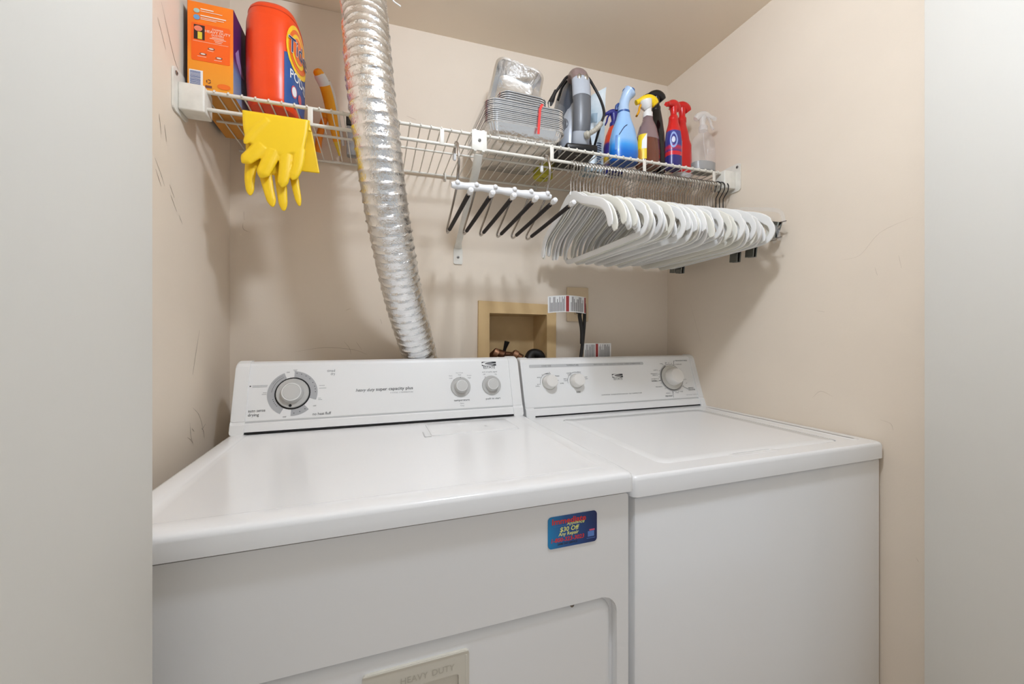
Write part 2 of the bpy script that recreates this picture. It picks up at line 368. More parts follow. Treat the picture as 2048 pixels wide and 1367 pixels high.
# lint screen lid
mb = MB(); mb.loft([rr3(.448, -.374, .668, -.25, .006, .9105), rr3(.448, -.374, .668, -.25, .006, .9135), rr3(.451, -.371, .665, -.253, .005, .9146)]); lint = part('lint_lid', mb, ENAMEL, dry, local=True)
mb = MB(); mb.box((.431, -.379, .9117), (.4335, -.33, .9127)); mb.box((.431, -.379, .9117), (.447, -.3765, .9127)); part('lint_slot_shadow_gap', mb, GREYP, dry, local=True)
mb = MB(); mb.add([(.590, -.33, .9148), (.599, -.33, .9148), (.591, -.315, .9148)], [(0, 1, 2)], False); part('arrow', mb, GREYP, lint, local=True)

def console(root, W, CB, CT, z0, z1, back, cw):
    """leaning control panel with end caps; returns (console part, drawing plane)"""
    d = Vector((0, CB-CT, z1-z0)); L = d.length; ey = d.normalized()
    pl = Plane((0, -CB, z0), (1, 0, 0), ey)
    def prof(off, top, low):
        # face of the lower band, groove, main face, rounded top, back
        q = [pl.p(0, low, off+.0035), pl.p(0, .022, off+.0035), pl.p(0, .0235, off+.001), pl.p(0, .029, off-.0008), pl.p(0, .031, off), pl.p(0, L-.012, off), pl.p(0, L-.005, off-.0015), pl.p(0, L-.001, off-.006)]
        P = [(v.y, v.z) for v in q]
        P += [(P[-1][0]+.006, P[-1][1]+.0015), (back, P[-1][1]+.001), (back, z0+.002)]
        return P
    mb = MB(); A = prof(0, 0, .004)
    mb.prism(A, lambda y, z: (cw, y, z), lambda y, z: (W-cw, y, z)); con = part('console', mb, PLASTW, root, local=True)
    for x0, x1 in ((0, cw+.001), (W-cw-.001, W)):
        mbc = MB()
        q = [pl.p(0, -.002, .006), pl.p(0, .021, .006), pl.p(0, .0225, .004), pl.p(0, .0285, .002), pl.p(0, .030, .0035), pl.p(0, L-.014, .0035), pl.p(0, L-.005, .0005), pl.p(0, L+.001, -.006)]
        A = [(v.y, v.z) for v in q]; A += [(A[-1][0]+.008, A[-1][1]+.002), (back+.002, A[-1][1]+.0015), (back+.002, z0)]
        cy = sum(a[0] for a in A)/len(A); cz = sum(a[1] for a in A)/len(A)
        outer = x0 if x0 == 0 else x1; inner = x1 if x0 == 0 else x0; sg = 1 if x0 == 0 else -1
        sh = lambda a, k: (cy+(a[0]-cy)*k, cz+(a[1]-cz)*k)
        mbc.loft([[(inner, y, z) for y, z in A], [(outer+sg*.005, y, z) for y, z in A], [(outer+sg*.0015, *sh((y, z), .975)) for y, z in A], [(outer, *sh((y, z), .93)) for y, z in A]], smooth=False)
        part('end_cap', mbc, PLASTW, con, local=True)
    mbg = MB(); pl.rect(mbg, cw+.001, .0245, W-cw-.001, .0295, .0003, .0006); part('groove', mbg, GREYP, con, local=True)
    mbg = MB(); mbg.box((.01, -CB-.0005, z0+.0003), (W-.008, -CB+.02, z0+.0035)); part('base_gap', mbg, DARK, con, local=True)
    return con, pl
con, pl = console(dry, DW, .2206, .1645, .914, 1.083, -.137, .029)
def knob(root, pl, x, y, r_sk, r_b, r_t, h, msk, mb_, mc, rim=None, hs=.004, ptr=False, tilt=(0, 0)):
    M = pl.mat4(x, y, .0005)
    k = MB(); k.lathe([(r_sk, 0), (r_sk, hs*.6), (r_sk*.96, hs), (r_b*1.05, hs)], M, 32); kb = part('knob', k, msk, root, local=True)
    k = MB(); k.lathe([(r_b, hs-.0005), (r_b*.96, hs+h*.3), (r_t*1.06, h-.0015), (r_t, h)], M, 32); part('grip', k, mb_, kb, local=True)
    k = MB(); k.lathe([(r_t*.9, h-.0005), (r_t*.88, h+.0008), (r_t*.6, h+.0012)], M, 32); part('cap', k, mc, kb, local=True)
    if rim:
        k = MB(); k.lathe([(r_t*1.05, h-.003), (r_t*1.01, h+.0008), (r_t*.93, h+.001), (r_t*.9, h-.001)], M, 32, False); part('rim', k, rim, kb, local=True)
    return kb
# dial sectors and print
DX, DY = .1275, .0935
mb = MB(); arc(pl, mb, DX, DY, .041, .0565, -19, 88, 20); part('dial_sector', mb, SECTOR, con, local=True)
mb = MB(); arc(pl, mb, DX, DY, .041, .0565, 112, 243, 24); part('dial_sector', mb, SECTOR, con, local=True)
mb = MB(); arc(pl, mb, DX, DY, .041, .0565, 268, 312, 10); part('dial_sector', mb, SECTOR, con, local=True)
mb = MB()
for a in (82, 70, 57, 44, 30, 18, 10, 2): disc(pl, mb, DX+.0515*math.cos(math.radians(a)), DY+.0515*math.sin(math.radians(a)), .0011, .0009, 8)
for a in (198, 204, 210, 216, 222): disc(pl, mb, DX+.045*math.cos(math.radians(a)), DY+.045*math.sin(math.radians(a)), .001, .0009, 8)
for a in (276, 291, 306): disc(pl, mb, DX+.050*math.cos(math.radians(a)), DY+.050*math.sin(math.radians(a)), .0012, .0009, 8)
arc(pl, mb, DX, DY, .0465, .0472, 118, 175, 14, .0009); arc(pl, mb, DX, DY, .0515, .0519, 118, 152, 12, .0009)
part('dial_marks', mb, INK, con, local=True)
mb = MB(); arc(pl, mb, DX, DY, .037, .0405, 0, 360, 40, .0008); part('dial_ring', mb, DARK, con, local=True)
kn = knob(con, pl, DX, DY, .037, .026, .0215, .020, KNOBG, KNOBG, KNOBC, KNOBRIM, .006)
mb = MB(); disc(pl, mb, DX-.003, DY-.0315, .0035, .0069); part('pointer_dot', mb, DARK, kn, local=True)
tx = lambda s, x, y, sz, m=INK, al='CENTER', sh=0, sp=1.0, b=0, w=None: text(pl, s, x, y, sz, m, con, al, sh, spacing=sp, bold=b, local=True, width=w)
tx('timed', .224, .1490, .0098, INKL, 'RIGHT', w=.019); tx('dry', .224, .1405, .0098, INKL, 'RIGHT', w=.0105)
tx('auto sense', .034, .0545, .0100, INK, 'LEFT', w=.036); tx('drying', .034, .0445, .0100, INK, 'LEFT', w=.023)
tx('no heat fluff', .1745, .0385, .0100, INK, 'LEFT', w=.042)
tx('OFF', .1145, .1475, .0042, INK); tx('OFF', .1125, .0355, .0046, INK); tx('OFF', .1785, .0590, .0042, INK)
tx('heavy duty', .2745, .0940, .0118, INK, 'LEFT', .28, w=.0475); tx('super capacity plus', .4225, .0945, .0118, INK, 'RIGHT', w=.0965, b=.0001)
tx('5 CYCLE - 3 TEMPERATURE', .4225, .0835, .0044, INKL, 'RIGHT', w=.06)
mb = MB(); disc(pl, mb, .034, .1150, .0017, .0008, 8)
part('star', mb, INK, con, local=True)
mb = MB()
for x0, x1, y in ((.0385, .071, .1158), (.0385, .070, .1125), (.062, .07, .0975), (.060, .07, .0935), (.1255, .135, .1535), (.127, .1335, .1505), (.187, .2, .1105), (.187, .204, .1035), (.186, .192, .078), (.186, .195, .074)):
    pl.rect(mb, x0, y, x1, y+.0007)
part('fine_print', mb, INKL, con, local=True)
def estate(pl, x, y, con, k=1.0):
    """dark block with a white swoosh over the word ESTATE"""
    mb = MB(); pl.rect(mb, x-.022*k, y, x+.022*k, y+.0125*k); a = part('logo_block', mb, LOGOK, con, local=True)
    mb = MB(); disc(pl, mb, x-.003*k, y+.0058*k, .0195*k, .0009, 24, .0062*k); part('logo_swoosh', mb, PLASTW, con, local=True)
    mb = MB(); disc(pl, mb, x+.004*k, y+.0062*k, .0165*k, .0012, 24, .0040*k); part('logo_eye', mb, LOGOK, con, local=True)
    mb = MB(); pl.poly(mb, [(x-.012*k, y+.0042*k), (x+.0225*k, y+.0052*k), (x+.0225*k, y+.0065*k), (x-.010*k, y+.0058*k)], .0014, .0002); part('logo_bar', mb, PLASTW, con, local=True)
    text(pl, 'ESTATE', x, y-.0052*k, .0112*k, LOGOK, con, local=True, spacing=.98)
estate(pl, .6455, .1515, con)
knob(con, pl, .5555, .0915, .0285, .0195, .0155, .020, KNOBG, KNOBG, KNOBC, KNOBRIM); knob(con, pl, .6475, .0925, .0285, .0195, .0155, .020, KNOBG, KNOBG, KNOBC, KNOBRIM)
tx('temperature', .5565, .0535, .0085, INK, w=.045); tx('Fabric', .5565, .0440, .0048, INKL); tx('Temp', .5565, .0375, .0048, INKL)
tx('push to start', .6490, .0535, .0082, INK, w=.044); tx('end of cycle signal', .6455, .1330, .0055, INKL, w=.046)
tx('Off', .628, .1255, .005, INKL); tx('On', .664, .1250, .005, INKL)
tx('Perm Press', .5545, .1325, .0045, INKL); tx('Med', .5545, .1265, .005, INKL); tx('Knits', .5285, .1245, .0045, INKL); tx('Low', .5285, .1175, .005, INKL); tx('Cotton', .5825, .1240, .0045, INKL); tx('High', .5825, .1170, .005, INKL)
mb = MB()
for x, y in ((.5555, .1180), (.536, .111), (.629, .1165)): disc(pl, mb, x, y, .0011, .0055, 8)
part('knob_marks', mb, INK, con, local=True)

# ------------------------------------------------------------------ promotional magnet on the dryer front
magp = Plane((0, -.735, 0), (1, 0, 0), (0, 0, 1))
cs, sn = math.cos(.015), math.sin(.015)
MX0, MX1, MZ0, MZ1 = .5815, .6710, .8045, .8555
base = Vector((cs*MX0+sn*.735, sn*MX0-cs*.735, MZ0))
mag = thing('refrigerator_magnet', 'blue business card magnet offering thirty dollars off, on the dryer front', 'magnet', base, .015)
gm = gradmat('magnet_blue', 0, .09, [(0, (30, 140, 200)), (.35, (46, 92, 156)), (1, (34, 44, 96))], .3, 0)
mp = Plane((0, 0, 0), (1, 0, 0), (0, 0, 1)); MW, MH = MX1-MX0, MZ1-MZ0
mb = MB(); mp.poly(mb, rrect(0, 0, MW, MH, .006, 5), .0014, .0012); part('card', mb, gm, mag, local=True)
RED = mat('magnet_red', (232, 58, 48), .4); YEL = mat('magnet_yellow', (250, 248, 140), .4); BLU = mat('magnet_light_blue', (98, 136, 206), .4); PINK = mat('magnet_pink', (226, 92, 128), .4)
mt = lambda s, x, y, sz, m, al='CENTER', sh=0, b=0, w=None: text(mp, s, x, y, sz, m, mag, al, sh, h=.0016, bold=b, local=True, width=w)
mt('Immediate', .006, MH-.0085, .0132, RED, 'LEFT', .05, .0003, .062); mt('Appliance', .033, MH-.0140, .0078, YEL, 'LEFT', .3, .0001, .033)
mt('$30 Off', .0375, .0285, .0105, YEL, 'CENTER', .12, .0002, .035); mt('Any Repair', .0365, .0212, .0080, YEL, 'CENTER', .12, .0001, .037)
mt('1-800-323-3023', .0345, .0125, .0094, RED, 'CENTER', .15, .0002, .060); mt('SAME DAY SERVICE', .0345, .0058, .0046, LOGOK, 'CENTER', .1, .0001, .036)
mb = MB(); mp.rect(mb, .072, .0095, .084, .0185, .0017, .0002); part('small_logo', mb, BLU, mag, local=True)
mb = MB(); mp.rect(mb, .075, .0190, .085, .0215, .0017, .0002); part('small_logo', mb, PINK, mag, local=True)
mb = MB(); mp.rect(mb, .010, .0348, .058, .0353, .0017, .0002); mp.rect(mb, .070, .0065, .086, .0072, .0017, .0002); part('fine_print', mb, BLU, mag, local=True)

# ================================================================== WASHER
wsh = thing('washing_machine', 'white top-loading washer with ivory console knobs, against the right wall', 'washing machine', (.7505, 0, 0), .0162)
WW = .688
mb = MB(); mb.box((.003, -.7145, 0), (WW-.001, -.11, .8605), .005); part('cabinet', mb, ENAMEL, wsh, local=True)
# top with opening for the lid
zt = .9007
LX0, LX1, LY0, LY1 = .088, .603, -.681, -.252
mb = MB()
outer = rrect(.0005, -.7165, WW-.0045, -.105, .012, 5); hole = rrect(LX0, LY0, LX1, LY1, .022, 6)
mb.frame(outer, hole, lambda x, y: (x, y, zt), lambda x, y: (x, y, zt-.010))
mb.loft([rr3(-.002, -.719, WW-.002, -.105, .012, .8622), rr3(-.006, -.7225, WW+.001, -.105, .012, .864), rr3(-.006, -.7225, WW+.001, -.105, .012, zt-.008), rr3(-.0045, -.721, WW-.0005, -.105, .012, zt-.0035), rr3(-.002, -.719, WW-.002, -.105, .012, zt-.001), outer and [(x, y, zt) for x, y in outer]], False)
mb.add([(.003, -.715, .8622), (WW-.003, -.715, .8622), (WW-.003, -.106, .8622), (.003, -.106, .8622)], [(0, 1, 2, 3)], False)
part('top_panel', mb, ENAMEL, wsh, local=True)
mb = MB()
lid_out = rrect(LX0+.002, LY0+.002, LX1-.002, LY1-.002, .020, 6)
mb.loft([[(x, y, zt-.012) for x, y in lid_out], [(x, y, zt-.002) for x, y in lid_out], [(x, y, zt+.0002) for x, y in rrect(LX0+.005, LY0+.005, LX1-.005, LY1-.005, .018, 6)], [(x, y, zt-.0008) for x, y in rrect(LX0+.03, LY0+.03, LX1-.03, LY1-.03, .018, 6)]])
lid = part('lid', mb, ENAMEL, wsh, local=True)
mb = MB(); mb.frame(rrect(LX0-.001, LY0-.001, LX1+.001, LY1+.001, .022, 6), rrect(LX0+.006, LY0+.006, LX1-.006, LY1-.006, .018, 6), lambda x, y: (x, y, zt-.0085), lambda x, y: (x, y, zt-.0095)); part('lid_gap', mb, PLASTW, wsh, local=True)
mb = MB(); mb.loft([[(x, y, zt+h) for x, y in rrect(.262+i, LY0-.011+i*.5, .390-i, LY0+.004, .004, 4)] for i, h in ((0, .0002), (.004, .0012), (.010, .0004))]); part('lid_lip', mb, ENAMEL, lid, local=True)
mb = MB(); mb.box((.27, LY0+.0005, zt-.006), (.382, LY0+.0035, zt-.0005)); part('finger_slot', mb, SECTOR, lid, local=True)
for x in (.640,):
    mb = MB(); mb.loft([rr3(x+i, -.69+i, x+.022-i, -.24-i, .009-i*.5, zt+h) for i, h in ((0, -.002), (.0005, .0002), (.004, .0010), (.008, .0011))], smooth=False); part('side_ridge', mb, ENAMEL, wsh, local=True)
mb = MB(); mb.box((.008, -.7120, .856), (WW-.006, -.69, .8630)); part('top_seam_shade', mb, DARK, wsh, local=True)  # shade in the gap under the top, put in as a dark strip
con, pl = console(wsh, .692, .1972, .1392, .9007, 1.077, -.112, .027)
tx = lambda s, x, y, sz, m=INK, al='CENTER', sh=0, sp=1.0, b=0, w=None: text(pl, s, x, y, sz, m, con, al, sh, spacing=sp, bold=b, local=True, width=w)
mb = MB(); pl.poly(mb, rrect(.029, .1535, .459, .1635, .0045, 5), .0006, .0005); part('title_bar', mb, mat('title_bar_grey', (200, 201, 201), .4), con, local=True)
tx('LOAD SIZE', .0885, .1585, .0068); tx('TEMPERATURE', .1815, .1585, .0068); tx('HEAVY DUTY • SUPER CAPACITY • 9 CYCLE • 4 SPEED COMBINATIONS', .353, .1585, .0056, w=.185)
def wknob(x, y, r): return knob(con, pl, x, y, r*1.12, r, r*.86, .026, KNOBSK, KNOBW, KNOBW, None, .003)
wknob(.0905, .105, .0215); wknob(.1865, .1055, .0215)
mb = MB()
arc(pl, mb, .0905, .105, .0295, .0304, 85, 185, 16); arc(pl, mb, .1865, .1055, .0295, .0304, 75, 190, 16)
for cx, cy, A in ((.0905, .105, (10, 40, 80, 130, 188)), (.1865, .1055, (35, 70, 120, 165))):
    for a in A: disc(pl, mb, cx+.0325*math.cos(math.radians(a)), cy+.0325*math.sin(math.radians(a)), .0011, .0008, 8)
part('dial_marks', mb, INK, con, local=True)
for s, x, y in (('SMALL', .058, .122), ('MEDIUM', .0905, .1325), ('LARGE', .122, .1245), ('SUPER', .1345, .1005), ('EX', .052, .1), ('SMALL', .05, .0945), ('WARM', .163, .1325), ('COLD', .1655, .127), ('COLD', .2015, .1345), ('COLD', .2015, .129), ('HOT', .1475, .1145), ('COLD', .1495, .109), ('WARM', .2215, .1175), ('WARM', .2225, .112), ('WARM', .1885, .0715), ('WARM', .1885, .0685)):
    tx(s, x, y, .0048)
estate(pl, .345, .1125, con, .95)
tx('1/2 HP MOTOR • DOUBLE ACTION AGITATOR • SELF CLEANING FILTER', .349, .056, .0046, INK, w=.158)
KX, KY = .566, .104
knob(con, pl, KX, KY, .0435, .030, .0245, .034, KNOBSK, KNOBW, KNOBW, None, .005)
mb = MB(); arc(pl, mb, KX, KY, .0475, .0486, 5, 360, 40)
def line(a, b, wd=.0009):
    a, b = Vector(a), Vector(b); t = (b-a).normalized(); n = Vector((-t.y, t.x))*wd/2
    mb.add([pl.p(*(a+n), .0007), pl.p(*(b+n), .0007), pl.p(*(b-n), .0007), pl.p(*(a-n), .0007)], [(0, 1, 2, 3)], False)
line((.587, .148), (.592, .164), .0013); line((.592, .164), (.5955, .164), .0013); line((.604, .072), (.627, .06), .0013); line((.558, .057), (.556, .034), .0013); line((.506, .094), (.519, .0965), .0013)
for a in (30, 60, 75, 88, 103, 118, 150, 165, 176, 190, 200, 225, 262, 275, 290, 325, 350, 10): 
    disc(pl, mb, KX+.053*math.cos(math.radians(a)), KY+.053*math.sin(math.radians(a)), .0012, .0008, 8)
part('dial_marks', mb, INK, con, local=True)
mb = MB(); arc(pl, mb, KX, KY, .043, .0455, 110, 330, 30, .0009); part('dial_ring', mb, DARK, con, local=True)
for s, x, y, z in (('PERMANENT PRESS', .599, .1645, .0062), ('6 REGULAR', .598, .151, .005), ('RINSE', .5345, .155, .0045), ('SPIN', .556, .158, .0045)): tx(s, x, y, z, INK, 'LEFT' if x > .58 else 'CENTER')
for s, x, y in (('LIGHT 6', .513, .1325), ('REGULAR 10', .509, .12), ('HEAVY 14', .509, .1145), ('EX HEAVY 18', .509, .1015), ('PRE-WASH 4', .518, .0735), ('SOAK 4', .545, .0495)): tx(s, x, y, .005, INK, 'RIGHT')
tx('NORMAL', .504, .0945, .0062, INK, 'RIGHT', b=.0001); tx('PRE-WASH', .553, .0395, .0062, INK, 'RIGHT', b=.0001)
tx('GENTLE /', .628, .0635, .006, INK, 'LEFT', b=.0001); tx('DELICATES', .628, .057, .006, INK, 'LEFT', b=.0001); tx('OFF', .6255, .0815, .0045, INKL); tx('OFF', .6255, .095, .0045, INKL); tx('SPIN', .578, .0495, .0045); tx('RINSE', .596, .0525, .0045)
tx('PULL TO START - PUSH TO STOP', .641, .0395, .0038, INKL)

# ================================================================== LAUNDRY OUTLET BOX, VALVES, HOSES, CORDS
ob = thing('laundry_outlet_box', 'tan recessed laundry outlet box in the back wall behind the washer console', 'outlet box', (.795, 0, .96))
mb = MB(); mb.frame([(.650, .95), (.9365, .95), (.9385, 1.258), (.653, 1.266)], [(HX0+.001, HZ0), (HX1-.001, HZ0), (HX1-.001, HZ1-.002), (HX0+.001, HZ1)], Pxz(-.012), Pxz(-.0005)); part('frame', mb, TAN, ob)
mb = MB(); d = .105
mb.add([(HX0, 0, HZ0), (HX1, 0, HZ0), (HX1, 0, HZ1), (HX0, 0, HZ1), (HX0+.006, d, HZ0), (HX1-.006, d, HZ0), (HX1-.006, d, HZ1-.004), (HX0+.006, d, HZ1-.004)], [(4, 5, 6, 7), (0, 1, 5, 4), (1, 2, 6, 5), (2, 3, 7, 6), (3, 0, 4, 7)], False); part('liner', mb, TAN, ob)
COPPER = mat('tarnished_brass', (120, 84, 62), .35, metal=.8)
vv = thing('water_valve', 'tarnished brass washer valve with black lever in the outlet box', 'valve', (.735, .03, .99))
mb = MB(); mb.sweep([(.705, .03, .99), (.707, .03, 1.075), (.722, .02, 1.092), (.75, .005, 1.08)], [.014, .014, .013, .015], 12); mb.sweep([(.775, .03, .99), (.777, .03, 1.07), (.79, .02, 1.085), (.812, .005, 1.068)], [.013, .013, .012, .014], 12); mb.sweep([(.715, .03, 1.085), (.79, .03, 1.08)], .010, 10); part('body', mb, COPPER, vv)
for x, z in ((.722, 1.090), (.793, 1.083)):
    mb = MB(); mb.sweep([(x-.006, .02, z+.001), (x+.008, .016, z-.006)], .0165, 14); part('coupling', mb, mat('coupling_rim', (176, 130, 100), .4, metal=.6), vv)
mb = MB(); mb.sweep([(.750, .022, 1.08), (.754, .016, 1.102), (.760, .008, 1.128)], [.005, .006, .010], 10, (1, 0, 0), [.004, .005, .006]); part('lever', mb, BLACKP, vv, 'black lever')
mb = MB(); mb.sweep(cr([(.832, -.02, .96), (.834, -.005, 1.045), (.848, .01, 1.078), (.866, .012, 1.084), (.885, .01, 1.075), (.896, .02, 1.04), (.897, .03, .99)], 6), .017, 14)
single('drain_hose', mb, RUBBER, 'black rubber drain hose arching into the outlet box', 'hose')
opl = thing('outlet_plate', 'beige electrical outlet plate on the back wall behind the paper tag', 'outlet', (1.028, -.004, 1.2))
mb = MB(); mb.box((.984, -.007, 1.2), (1.072, -.0005, 1.325), .003); part('plate', mb, mat('plate_beige', (222, 200, 166), .4), opl)
mb = MB(); mb.box((1.013, -.013, 1.225), (1.043, -.007, 1.262), .002); part('socket', mb, mat('socket_beige', (205, 182, 148), .4), opl)
TAGW = mat('tag_white', (226, 224, 222), .5); TAGR = mat('tag_red', (150, 46, 44), .5); TAGK = mat('tag_text', (80, 76, 76), .6)
cd = thing('power_cord', 'black power cord with curled white and red warning tag above the washer', 'power cord', (1.0, -.09, .94))
mb = MB(); mb.sweep(cr([(1.026, -.02, 1.245), (1.022, -.06, 1.262), (1.012, -.085, 1.245), (1.006, -.095, 1.20), (.997, -.098, 1.12), (.985, -.1, 1.04), (.98, -.1, .95)], 6), .0058, 10); mb.sweep(cr([(1.006, -.09, 1.235), (.988, -.094, 1.222), (.993, -.10, 1.17), (.993, -.101, 1.12)], 6), [.008]+[.0065]*18, 10); part('cable', mb, RUBBER, cd)
mb = MB(); mb.box((1.014, -.034, 1.228), (1.042, -.0135, 1.262), .004); part('plug', mb, RUBBER, cd)
def wtag(parent, P0, P1, zlo, zhi, bow, sag, redx, stripes, seed, y0, y1):
    """paper tag bent like a flag; grid along x"""
    rnd = random.Random(seed); n = 16
    def S(t, s, off): return Vector((P0+(P1-P0)*t, y0+(y1-y0)*t-bow*math.sin(PI*t)-off, zlo+(zhi-zlo)*s+sag*math.sin(PI*t)))
    mb = MB(); g = [[S(i/n, s, 0) for s in (0, 1)] for i in range(n+1)]; gb = [[S(i/n, s, -.0008) for s in (0, 1)] for i in range(n+1)]
    vs = [p for r in g for p in r]+[p for r in gb for p in r]; N2 = 2*(n+1)
    fs = [(2*i, 2*i+1, 2*i+3, 2*i+2) for i in range(n)]+[(N2+2*i, N2+2*i+2, N2+2*i+3, N2+2*i+1) for i in range(n)]
    fs += [(2*i, 2*i+2, N2+2*i+2, N2+2*i) for i in range(n)]+[(2*i+1, N2+2*i+1, N2+2*i+3, 2*i+3) for i in range(n)]+[(0, N2, N2+1, 1), (2*n, 2*n+1, N2+2*n+1, N2+2*n)]
    mb.add(vs, fs); tg = part('paper_tag', mb, TAGW, parent)
    def strip(name, t0, t1, s0, s1, m):
        b = MB(); b.add([S(t0, s0, .0005), S(t1, s0, .0005), S(t1, s1, .0005), S(t0, s1, .0005)], [(0, 1, 2, 3)], False); return b
    for a, b_ in redx: part('red_band', strip('', a, b_, .03, .97, TAGR), TAGR, tg)
    b = MB()
    for i in range(stripes):
        t = .04+.92*i/stripes
        if any(a-.03 < t < c+.02 for a, c in redx): continue
        s0 = .06; s1 = rnd.choice((.93, .93, .93, .8, .6))
        q = strip('', t, t+.0135, s0, s1, TAGK); b.add(q.v, q.f, False)
    part('printed_lines', b, TAGK, tg)
wtag(cd, .862, .998, 1.222, 1.277, .012, .004, [(.43, .51), (.955, .995)], 32, 3, -.112, -.118)
cd2 = thing('power_cord', 'black washer cord with low white tag behind the washer console', 'power cord', (1.02, -.09, .94))
mb = MB(); mb.sweep(cr([(1.01, -.088, .95), (1.012, -.089, 1.02), (1.02, -.089, 1.075), (1.045, -.087, 1.085)], 5), .0045, 8); part('cable', mb, RUBBER, cd2)
wtag(cd2, 1.003, 1.112, 1.066, 1.1215, .004, .0, [(.40, .49)], 30, 5, -.098, -.094)

# ================================================================== FOIL DUCT
duct = thing('dryer_duct', 'silver foil flexible dryer duct rising from behind the dryer to the ceiling', 'duct', (.458, -.071, .98))
P = cr([(.500, -.062, .98), (.458, -.071, 1.073), (.446, -.092, 1.11), (.401, -.198, 1.243), (.372, -.280, 1.359), (.350, -.340, 1.461), (.334, -.374, 1.57), (.322, -.381, 1.663), (.313, -.362, 1.77), (.306, -.330, 1.881), (.299, -.300, 1.97), (.290, -.265, 2.06), (.285, -.245, 2.124)], 40)
S_ = [0]
for a, b in zip(P, P[1:]): S_.append(S_[-1]+(b-a).length)
tot = S_[-1]; step = .0032; M_ = int(tot/step); Q = []; j = 0
for i in range(M_+1):
    s = i*tot/M_
    while j < len(P)-2 and S_[j+1] < s: j += 1
    t = (s-S_[j])/max(1e-9, S_[j+1]-S_[j]); Q.append(P[j].lerp(P[j+1], t))
mb = MB(); n = 56; rings = []; a = Vector((1, 0, 0)); pitch = .0215
for i, q in enumerate(Q):
    t = (Q[min(i+1, M_)]-Q[max(i-1, 0)]).normalized(); a = (Vector((1, 0, 0))-t*t.x).normalized(); b = t.cross(a); ring = []
    for k in range(n):
        th = 2*PI*k/n; ph = ((i*tot/M_)/pitch+k/n) % 1.0
        d_ = min(ph, 1-ph)*pitch
        r = .0538-.0042*min(1, (d_/.0040))**.5
        p0 = q+a*math.cos(th)*.05+b*math.sin(th)*.05
        cr_ = noise.noise(p0*110)*.0008+noise.noise(p0*50)*.0007
        r += cr_*min(1, d_/.003)
        ring.append(q+a*(r*math.cos(th))+b*(r*math.sin(th)))
    rings.append(ring)
mb.loft(rings, True); part('foil_hose', mb, DUCT, duct)
mb = MB(); TIE = mat('tie_white', (232, 232, 230), .4)
mb.sweep(cr([(.345, -.33, 1.972), (.362, -.338, 1.952), (.368, -.325, 1.945), (.385, -.33, 1.932)], 5), .0016, 8); mb.sweep(cr([(.345, -.32, 1.99), (.365, -.33, 1.975), (.372, -.31, 1.985), (.36, -.3, 2.0)], 5), .0014, 8)
part('tie', mb, TIE, duct)

# ================================================================== WIRE SHELF
ZS = lambda x: 1.6675+.006*x
SY = -.300; LIP = .037; DECK = .0052      # deck surface above rail centre
X0, X1 = -.036, 1.415
shelf = thing('wire_shelf', 'white vinyl coated wire shelf with hanging rod across the closet', 'shelf', (.69, -.15, 1.38))
def rail(name, y, dz, r):
    b = MB(); b.sweep([(X0, y, ZS(X0)+dz), (X1, y, ZS(X1)+dz)], r, 10); return part(name, b, WIREW, shelf)
rail('front_rail', SY, 0, .0041); rail('hanging_rod', SY, -LIP, .0041); rail('middle_rail', -.175, -.0012, .0030); rail('back_rail', -.010, 0, .0036)
n = 57; wire_me = None
for i in range(n):
    x = X0+.012+(X1-X0-.024)*i/(n-1)
    if wire_me is None:
        b = MB(); b.sweep([(0, -.006, .0035), (0, -.010, .0047), (0, -.293, .0047), (0, -.300, .0057), (0, -.3045, .0035), (0, -.3055, -.001)], .00165, 6)
        wire_me = mesh_of(b, 'wire', WIREW)
    o = link(bpy.data.objects.new('wire', wire_me)); o.parent = shelf; o.location = Vector((x, 0, ZS(x)))-Vector(shelf.location)
for x in (.187, .487, .790, 1.094, 1.36):
    b = MB(); b.box((x-.0055, SY-.0052, ZS(x)-LIP-.004), (x+.0055, SY-.0030, ZS(x)+.001), .001, 2); part('rail_tab', b, WIREW, shelf)
def screw(parent, M): 
    b = MB(); b.lathe([(.0045, 0), (.0045, .0012), (.003, .0022), (.0008, .0024)], M, 14); s_ = part('screw', b, SCREW, parent)
    b = MB(); b.lathe([(.0018, .0022), (.0015, .0027)], M, 8); part('screw_recess', b, DARK, parent)
for sd in (0, 1):
    xw = XL+.0005 if sd == 0 else xr(-.3)-.0005; sg = 1 if sd == 0 else -1
    z = ZS(0 if sd == 0 else 1.4)
    b = MB(); q = rrect(-.333, z-.060, -.268, z+.030, .010, 4); b.prism(q, lambda y, zz: (xw, y, zz), lambda y, zz: (xw+sg*.0035, y, zz)); br = part('end_bracket', b, TABW, shelf)
    b = MB(); x0, x1 = sorted((xw+sg*.003, xw+sg*.050)); b.box((x0, -.316, z-.051), (x1, -.272, z+.006), .0035, 3); part('socket_block', b, TABW, br)
    screw(br, Matrix.Translation((xw+sg*.0035, -.322, z+.018)) @ Matrix.Rotation(sg*PI/2, 4, 'Y'))
